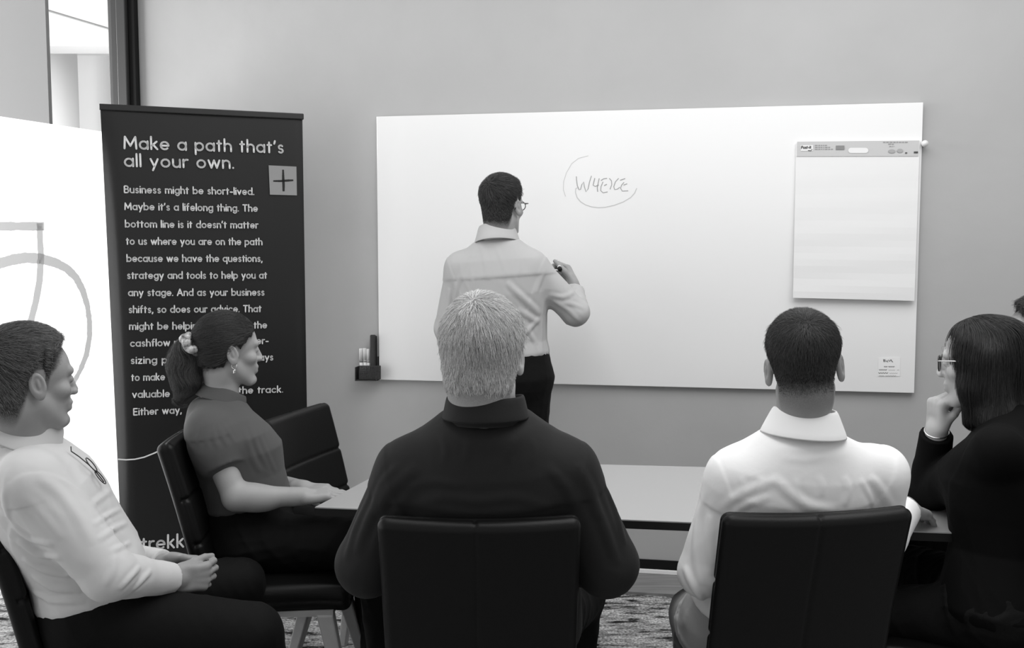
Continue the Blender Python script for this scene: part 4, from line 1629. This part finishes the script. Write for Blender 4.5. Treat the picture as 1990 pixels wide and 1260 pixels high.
# ---- man in white at the left edge, facing the board, hands clasped
o = at(57, 744, 2.34)
nb = at(48, 852, 2.38)
pel = at(186, 1188, 2.48)
S = dict(o=o, R=frame((.70, .71, -.02), (-.05, 0, 1)), s=1.0, nb=nb, pel=pel, right=(.40, -.92, 0), W=1.0, D=1.05, belly=.012, hem=.14, rise=.29,
         sh=[at(70, 905, 2.60), at(60, 935, 2.26)], el=[at(190, 1085, 2.72), at(212, 1118, 2.28)],
         wr=[at(322, 1098, 2.60), at(338, 1126, 2.47)],
         kn=[at(462, 1138, 2.78), at(490, 1232, 2.45)], an=[at(480, 1380, 2.82), at(560, 1440, 2.50)],
         hip=[at(190, 1170, 2.58), at(165, 1205, 2.40)],
         hands=[dict(d=(.97, -.12, -.10), n=(.0, -.98, -.15), curl=((78, 62, 30), (80, 62, 30), (82, 62, 30), (82, 58, 30)), thumb=(.9, .35, .35), splay=2, s=.95),
                dict(d=(.74, .62, -.12), n=(-.65, .75, .0), curl=(45, 45, 45, 45), thumb=(.85, .3, .3), s=.95)],
         neck=.064, skin=(.29, .04), sr=(.072, .062, .050, .038), shirt_mat=M['shirt_pale'], trouser_mat=M['trouser_black'], tr=(.098, .080, .070, .058),
         wamp=.0034, wsc=24, famp=1.3, seed=12, yoke=.80, armhole=.170, hs=.0042, h=.0026)
S['folds'] = [(q_, w_, a_) for q_, w_, a_ in [
    ([(25, 1020), (60, 1050), (105, 1060)], .009, .006), ([(35, 1050), (75, 1078), (120, 1085)], .009, .007), ([(45, 1085), (85, 1110), (140, 1120)], .009, .007), ([(60, 1120), (100, 1145), (160, 1150)], .009, .006), ([(60, 1150), (105, 1170), (165, 1168)], .009, .005),
    ([(180, 1022), (212, 1000), (245, 985)], .007, .0035), ([(190, 1050), (225, 1026), (258, 1012)], .008, .004), ([(212, 1075), (240, 1060), (266, 1052)], .007, .0035), ([(176, 985), (200, 965), (218, 952)], .009, .0025),
    ([(232, 1148), (255, 1122), (275, 1100)], .008, .005), ([(258, 1150), (280, 1125), (296, 1108)], .008, .005), ([(205, 1140), (220, 1110), (222, 1075)], .010, .004),
    ([(70, 925), (110, 950), (150, 1000), (180, 1060)], .014, .004), ([(40, 960), (80, 1000), (120, 1050)], .012, .003), ([(15, 1010), (8, 960), (15, 910)], .010, .005)]]
p3 = Person(S, 'person in a white shirt at the left edge, hands clasped in lap')
collar('shirt_collar', nb + p3.T[:, 2] * .022 + p3.T[:, 1] * .004, p3.T, .076, .084, .054, .084, .034, M['shirt_pale'], p3.shirt, tilt=42, gap=30, pts_len=.012)
short_hair(p3, male_mask(.088, -.088), lambda q: .004 + .012 * sstep(q[:, 2], -.0, .10), M['hair_salt_cap'], M['hair_salt'], 16000,
           lambda q: .010 + .022 * sstep(q[:, 2], -.03, .09), crown=(0, -.075, .09), down=.05, lift=.35, seed=5, rad=.00042, fwd=.5)

# ---- woman in the grey blouse with a ponytail
o = at(444, 684, 3.0)
nb = at(424, 772, 3.0)
pel = at(480, 1045, 3.02)
elr = at(458, 968, 2.84)
S = dict(o=o, R=frame((.85, .52, .0)), s=.93, fem=True, nb=nb, pel=pel, right=(.38, -.92, 0), W=1.08, D=1.10, belly=.02,
         sh=[at(440, 822, 3.16), at(404, 835, 2.88)], el=[at(500, 935, 3.24), elr],
         wr=[at(588, 950, 3.04), at(588, 965, 2.88)],
         kn=[at(712, 1035, 3.16), at(725, 1052, 2.94)], an=[at(735, 1290, 3.16), at(755, 1320, 2.96)],
         hands=[dict(d=(.95, -.22, .02), n=(0, 0, -1), curl=(12, 14, 15, 16)), dict(d=(.97, .18, .03), n=(0, .1, -1), curl=(10, 12, 14, 16))],
         neck=.050, skin=(.32, .02), sr=(.060, .058, .046, .036), short=True, trap=.85, shirt_mat=M['blouse'], trouser_mat=M['trouser_black'], tr=(.092, .074, .062, .054),
         wamp=.0030, wsc=26, famp=.7, seed=21, yoke=.80, armhole=None, top='blouse', hem=.24, rise=.34, h=.0028)
def fn(p, G):
    for i in (0, 1):
        a, b_ = np.array(p.S['sh'][i]), np.array(p.S['el'][i])
        G.ell(a + (b_ - a) * .28, (.074, .074, .085), frame((1, .2, 0), b_ - a), .03)
        G.sleeve(a + (b_ - a) * .2, a + (b_ - a) * .56, .066, .058, .012)
S['folds'] = [(q_, w_, a_) for q_, w_, a_ in [
    ([(383, 868), (386, 845), (394, 822)], .008, .005), ([(402, 870), (402, 845), (404, 818)], .008, .005), ([(422, 872), (415, 845), (412, 818)], .008, .005), ([(442, 868), (430, 842), (420, 820)], .008, .005), ([(458, 862), (444, 838), (432, 820)], .007, .004),
    ([(525, 915), (500, 870), (482, 810)], .010, .005), ([(505, 920), (488, 880), (474, 830)], .010, .004), ([(538, 920), (518, 880), (500, 830)], .009, .004), ([(415, 985), (425, 960), (428, 930)], .008, .004), ([(445, 985), (470, 970), (505, 955)], .008, .004), ([(400, 965), (405, 940), (402, 915)], .008, .003)]]
S['shirt_fn'] = fn
p4 = Person(S, 'person with a dark ponytail in a dark grey blouse, seated in front of the banner')
collar('blouse_collar', nb - p4.T[:, 2] * .016 + p4.T[:, 1] * .010, p4.T, .062, .064, .046, .044, .024, M['blouse'], p4.shirt, tilt=26, gap=40, pts_len=.03)
fmask = lambda q: q[:, 2] - np.interp(q[:, 1], [-.12, -.06, -.03, -.008, .004, .020, .040, .055, .08, .10], [-.055, -.050, -.040, .000, .022, .012, .030, .045, .070, .085])
hair4, G4 = short_hair(p4, fmask, lambda q: np.full(len(q), .010), M['hair_dark_cap'], M['hair_dark'], 9000,
                       lambda q: np.full(len(q), .05), crown=(0, .16, .06), down=.0, lift=.04, seed=8, rad=.00035, fade=.02, cap0=.004)
H4 = lambda x, y, z: p4.o + p4.R @ (np.array([x, y, z]) * p4.s)
tie = H4(0, -.128, .030)
PT = [tie, at(368, 682, 2.98), at(358, 708, 2.97), at(362, 735, 2.97), at(350, 766, 2.97)]
T = Field()
rr = [.020, .036, .040, .036, .014]
for i in range(4):
    T.cone(PT[i], PT[i + 1], rr[i], rr[i + 1], .02)
V, Q = T.surface(.004, wrinkle(.004, 40, 5, (1, 1, .3)))
pony = make('ponytail', V, Q, M['hair_brown_cap'], hair4, smooth=True)
idx = np.random.RandomState(2).choice(len(V), 5000)
strands('ponytail_strands', V[idx], T.grad(V[idx]), lambda P: np.tile([.05, 0, -1.0], (len(P), 1)) + .6 * np.sin(P[:, 2:3] * 75 + P[:, 1:2] * 40) * np.array([1, .3, 0]), .09, M['hair_brown'], hair4, lift=.10, rad=.00045, field=T, seed=4, seg=8)
b = MB()
ax = nrm(PT[1] - H4(0, -.08, .05)); a1 = nrm(np.cross(ax, (0, 1, .2))); a2 = np.cross(ax, a1)
ring = [tie + ax * .002 + np.array([.012, 0, .004]) + (a1 * math.cos(t) + a2 * math.sin(t)) * (.026 + .004 * math.sin(7 * t)) + ax * .005 * math.sin(5 * t) for t in np.linspace(0, 2 * math.pi, 60)[:-1]]
b.tube(ring, .013, 10, closed=True)
b.build('scrunchie', M['scrunchie'], hair4, smooth=True)
b = MB()
e0 = H4(.080, -.004, -.040)
b.tube([e0 + np.array([math.cos(t), 0, math.sin(t)]) * .008 for t in np.linspace(0, 6.28, 17)[:-1]], .0016, 6, closed=True)
b.tube([e0 - [0, 0, .010], e0 - [0, 0, .013], e0 - [0, 0, .020], e0 - [0, 0, .022]], .0045, 8)
b.build('earring', M['silver'], p4.obj, smooth=True)

# ---- standing man writing at the board
o = at(976, 403, 3.85)
nb = at(967, 466, 3.86)
pel = at(987, 742, 3.86)
fw = nrm((.18, .98, 0))
S = dict(o=o, R=frame((.50, .865, .02)), s=.94, nb=nb, pel=pel, right=(.98, -.18, 0), W=1.0, D=.92, stand=True, rise=.29,
         sh=[at(897, 520, 3.88), at(1032, 518, 3.83)], el=[at(870, 640, 3.92), at(1118, 608, 3.86)],
         wr=[at(893, 742, 4.0), at(1116, 562, 4.06)],
         kn=[np.array([-.10, 3.90, .50]), np.array([.06, 3.87, .50])], an=[np.array([-.11, 3.88, .09]), np.array([.07, 3.84, .09])],
         hands=[dict(d=(.25, .3, -1), n=(1, .2, 0), curl=(30, 32, 34, 36)), dict(d=(-.30, .55, .62), n=(-.80, -.35, -.05), curl=((55, 60, 35), (60, 65, 40), (70, 70, 45), (75, 70, 45)), thumb=(.75, .4, .55), tb=10, s=1.04)],
         neck=.058, skin=(.32, .02), sr=(.060, .053, .046, .036), shirt_mat=M['shirt_grey'], trouser_mat=M['trouser_black'], tr=(.090, .068, .060, .052),
         wamp=.0042, wsc=24, famp=.8, seed=31, yoke=.74, armhole=.165, hem=.16, hs=.0042, cuff=.03)
S['folds'] = [(q_, w_, a_) for q_, w_, a_ in [
    ([(1050, 612), (1030, 592), (1005, 570), (985, 548)], .013, .010), ([(1050, 628), (1030, 618), (1005, 600)], .012, .008), ([(1048, 618), (1030, 640), (1005, 660)], .010, .009), ([(932, 465), (942, 500), (948, 545)], .012, .006), ([(960, 470), (975, 505), (985, 540)], .011, .005),
    ([(1000, 480), (1010, 510), (1008, 540)], .011, .005), ([(1120, 565), (1095, 580), (1066, 572)], .010, .006), ([(1128, 628), (1104, 602), (1075, 585)], .010, .006), ([(1135, 600), (1112, 590), (1090, 590)], .009, .005), ([(905, 498), (893, 540), (884, 590)], .012, .007), ([(872, 560), (874, 590), (866, 620)], .010, .008),
    ([(880, 540), (888, 570), (882, 600)], .009, .006), ([(1045, 670), (1030, 650), (1022, 630)], .010, .006), ([(915, 520), (920, 560), (915, 600)], .010, .005), ([(1060, 520), (1050, 545), (1042, 570)], .010, .005)]]
p5 = Person(S, 'person in a pale grey shirt and dark trousers, standing and writing at the whiteboard')
collar('shirt_collar', nb - p5.T[:, 2] * .006 - p5.T[:, 1] * .006, p5.T, .068, .080, .058, .070, .024, M['shirt_grey'], p5.shirt, tilt=12)
short_hair(p5, male_mask(.080, -.085), lambda q: .002 + .009 * sstep(q[:, 2], -.0, .10) + .012 * sstep(q[:, 1], .02, .07) * sstep(q[:, 2], .06, .10), M['hair_dark_cap'], M['hair_dark'], 9000,
           lambda q: .005 + .022 * sstep(q[:, 2], -.03, .09), crown=(-.01, -.08, .09), down=.1, lift=.4, seed=6, rad=.0005, fwd=.3)
spectacles(p5.obj, p5.o, p5.R, p5.s, M['glass_frame'], zz=.006)
mp = at(1087, 519, 4.05); md = nrm((-.02, .95, .22))
mk = empty('whiteboard_marker', mp)
tag(mk, 'dark marker in the right hand of the person at the whiteboard', 'marker')
b = MB(); b.tube([mp - md * .02, mp + md * .10], .008, 12); b.build('barrel', M['white_plastic'], mk, smooth=True)
b = MB(); b.tube([mp - md * .045, mp - md * .02], .0088, 12); b.build('cap', M['black'], mk, smooth=True)
b = MB(); b.tube([mp + md * .10, mp + md * .115], .004, 8, r1=.002); b.build('tip', M['black'], mk, smooth=True)

# ---- long-haired woman in black, right
o = at(1909, 708, 2.50)
nb = at(1972, 792, 2.45)
pel = np.array([1.235, 2.42, .545])
S = dict(o=o, R=frame((-.82, .57, -.05)), s=.97, fem=True, nb=nb, pel=pel, right=(.52, .85, 0), W=1.10, D=1.1, ears=True,
         sh=[at(1942, 876, 2.30), at(1950, 858, 2.64)], el=[at(1806, 957, 2.66), np.array([1.31, 2.74, .72])],
         wr=[at(1820, 840, 2.57), np.array([1.26, 2.62, .66])],
         kn=[at(1725, 1195, 2.50), at(1775, 1112, 2.76)], an=[np.array([.82, 2.62, .09]), np.array([1.08, 2.95, .09])],
         hip=[pel + np.array([-.02, -.09, 0]), pel + np.array([0, .10, .0])],
         hands=[dict(d=(-.02, -.05, 1), n=(.97, .15, .0), curl=((62, 80, 50), (66, 82, 50), (70, 82, 50), (74, 80, 50)), thumb=(.8, .35, .5), s=.90), lap((-.15, -.9, -.2))],
         neck=.050, skin=(.42, .02), sr=(.057, .055, .048, .040), shirt_mat=M['jacket'], trouser_mat=M['trouser_dark'], tr=(.090, .074, .062, .054), tamp=.006,
         wamp=.003, wsc=24, seed=41, yoke=None, armhole=.16, top='jacket', cuff=.006)
p6 = Person(S, 'person with long dark hair and glasses in a black jacket, chin resting on fist')
spectacles(p6.obj, p6.o, p6.R, p6.s, M['glass_frame'], shape='square', temple_m=M['silver'], zz=.004, w=.026, hgt=.020, yy=.104)
H6 = lambda x, y, z: p6.o + p6.R @ (np.array([x, y, z]) * p6.s)
Hh = Field()
Hh.ell(H6(0, -.022, .034), np.array((.084, .104, .094)) * p6.s, p6.R, .01)
Hh.ell(H6(0, .012, .078), np.array((.062, .056, .046)) * p6.s, p6.R, .02)
for q in (-1, 1):
    Hh.cone(H6(q * .060, .016, .050), H6(q * .070, .014, -.05), .026, .024, .03)
    Hh.cone(H6(q * .070, .014, -.05), H6(q * .064, .020, -.135), .024, .016, .03)
    Hh.cone(H6(q * .066, -.03, .02), H6(q * .072, -.045, -.13), .040, .038, .03)
    Hh.cone(H6(q * .072, -.045, -.13), H6(q * .075, -.06, -.20), .038, .026, .03)
Hh.cone(H6(0, -.075, .0), H6(0, -.095, -.14), .055, .050, .03)
Hh.cone(H6(0, -.095, -.14), H6(0, -.11, -.22), .050, .03, .03)
Hh.ell(H6(0, .085, -.02), np.array((.054, .050, .088)) * p6.s, p6.R, .012, 's')
V, Q = Hh.surface(.004, wrinkle(.003, 60, 3, (1, 1, .12)))
hair6 = make('hair', V, Q, M['hair_black_cap'], p6.obj, smooth=True)
idx = np.random.RandomState(2).choice(len(V), 12000)
par = H6(0, .03, .13)
def dir6(P):
    q = ((P - p6.o) @ p6.R) / p6.s
    out = (P - par); out[:, 2] = 0
    out /= np.linalg.norm(out, axis=1, keepdims=True) + .02
    top = sstep(q[:, 2], .06, .12)[:, None]
    return out * top + np.array([0, 0, -1.0]) * (1.05 - top)
strands('hair_strands', V[idx], Hh.grad(V[idx]), dir6, .13, M['hair_black'], hair6, lift=.03, rad=.00038, field=Hh, seed=9, seg=9, jit=.05)
b = MB()
wv = np.array(S['wr'][0]); dv = nrm(np.array(S['wr'][0]) - np.array(S['el'][0]))
a1 = nrm(np.cross(dv, (0, 1, 0))); a2 = np.cross(dv, a1)
b.tube([wv + dv * .002 + (a1 * math.cos(t) + a2 * math.sin(t)) * .030 for t in np.linspace(0, 6.283, 33)[:-1]], .0022, 6, closed=True)
b.build('bracelet', M['silver'], p6.obj, smooth=True)

# ---- person cut off by the right edge
o = at(2022, 664, 2.95)
nb = at(2065, 765, 2.98)
pel = np.array([1.72, 3.0, .545])
S = dict(o=o, R=frame((-.88, .47, .0)), s=1.0, nb=nb, pel=pel, right=(.45, .88, 0),
         sh=[nb + np.array([-.09, -.17, -.07]), nb + np.array([.09, .17, -.07])], el=[pel + np.array([-.14, -.24, .18]), pel + np.array([.05, .26, .18])],
         wr=[pel + np.array([-.32, -.12, .12]), pel + np.array([-.24, .16, .12])],
         kn=[pel + np.array([-.44, .02, -.04]), pel + np.array([-.36, .30, -.04])], an=[pel + np.array([-.46, .04, -.455]), pel + np.array([-.38, .32, -.455])],
         hands=[lap((-.9, .3, -.2)), lap((-.9, .2, -.2))], skin=(.42, .02), shirt_mat=M['shirt_black'], trouser_mat=M['trouser_black'], h=.0045, hs=.006, yoke=None)
p7 = Person(S, 'person with dark hair cut off by the right edge, beyond the long-haired woman')
short_hair(p7, male_mask(.070, -.085), lambda q: .006 + .016 * sstep(q[:, 2], -.0, .10), M['hair_dark_cap'], M['hair_dark'], 5000,
           lambda q: .012 + .022 * sstep(q[:, 2], -.03, .09), down=.05, lift=.3, seed=7, rad=.0005, fwd=.4)

# ---- wire glasses hooked on the shirt front of the man at the left
gp = [p3.G.hit(u, v) for u, v in ((134, 882), (150, 893), (168, 908), (182, 922), (196, 940))]
gp = [q_ for q_ in gp if q_ is not None]
GN3 = p3.G.grad(np.array(gp))
gp = [q_ + n_ * .008 for q_, n_ in zip(gp, GN3)]
gl = empty('reading_glasses', gp[0])
tag(gl, 'thin wire reading glasses hooked on the shirt front of the man at the left edge', 'glasses')
b = MB(); b.tube([gp[0] + [0, 0, .012], gp[0]] + gp[1:], .0014, 6); b.build('temple_arm', M['glass_frame'], gl, smooth=True)
sd = nrm(np.cross(gp[-1] - gp[0], GN3[-1]))
for q in (0, 1):
    b = MB()
    d1 = nrm(gp[-1] - gp[-3]); c0 = gp[-2] + GN3[-1] * (.003 + .004 * q) + d1 * .012 - d1 * .040 * q + sd * .010
    b.tube([c0 + d1 * .021 * math.cos(t) + sd * .013 * math.sin(t) for t in np.linspace(0, 6.283, 25)[:-1]], .0013, 6, closed=True)
    b.build('lens_rim', M['glass_frame'], gl, smooth=True)
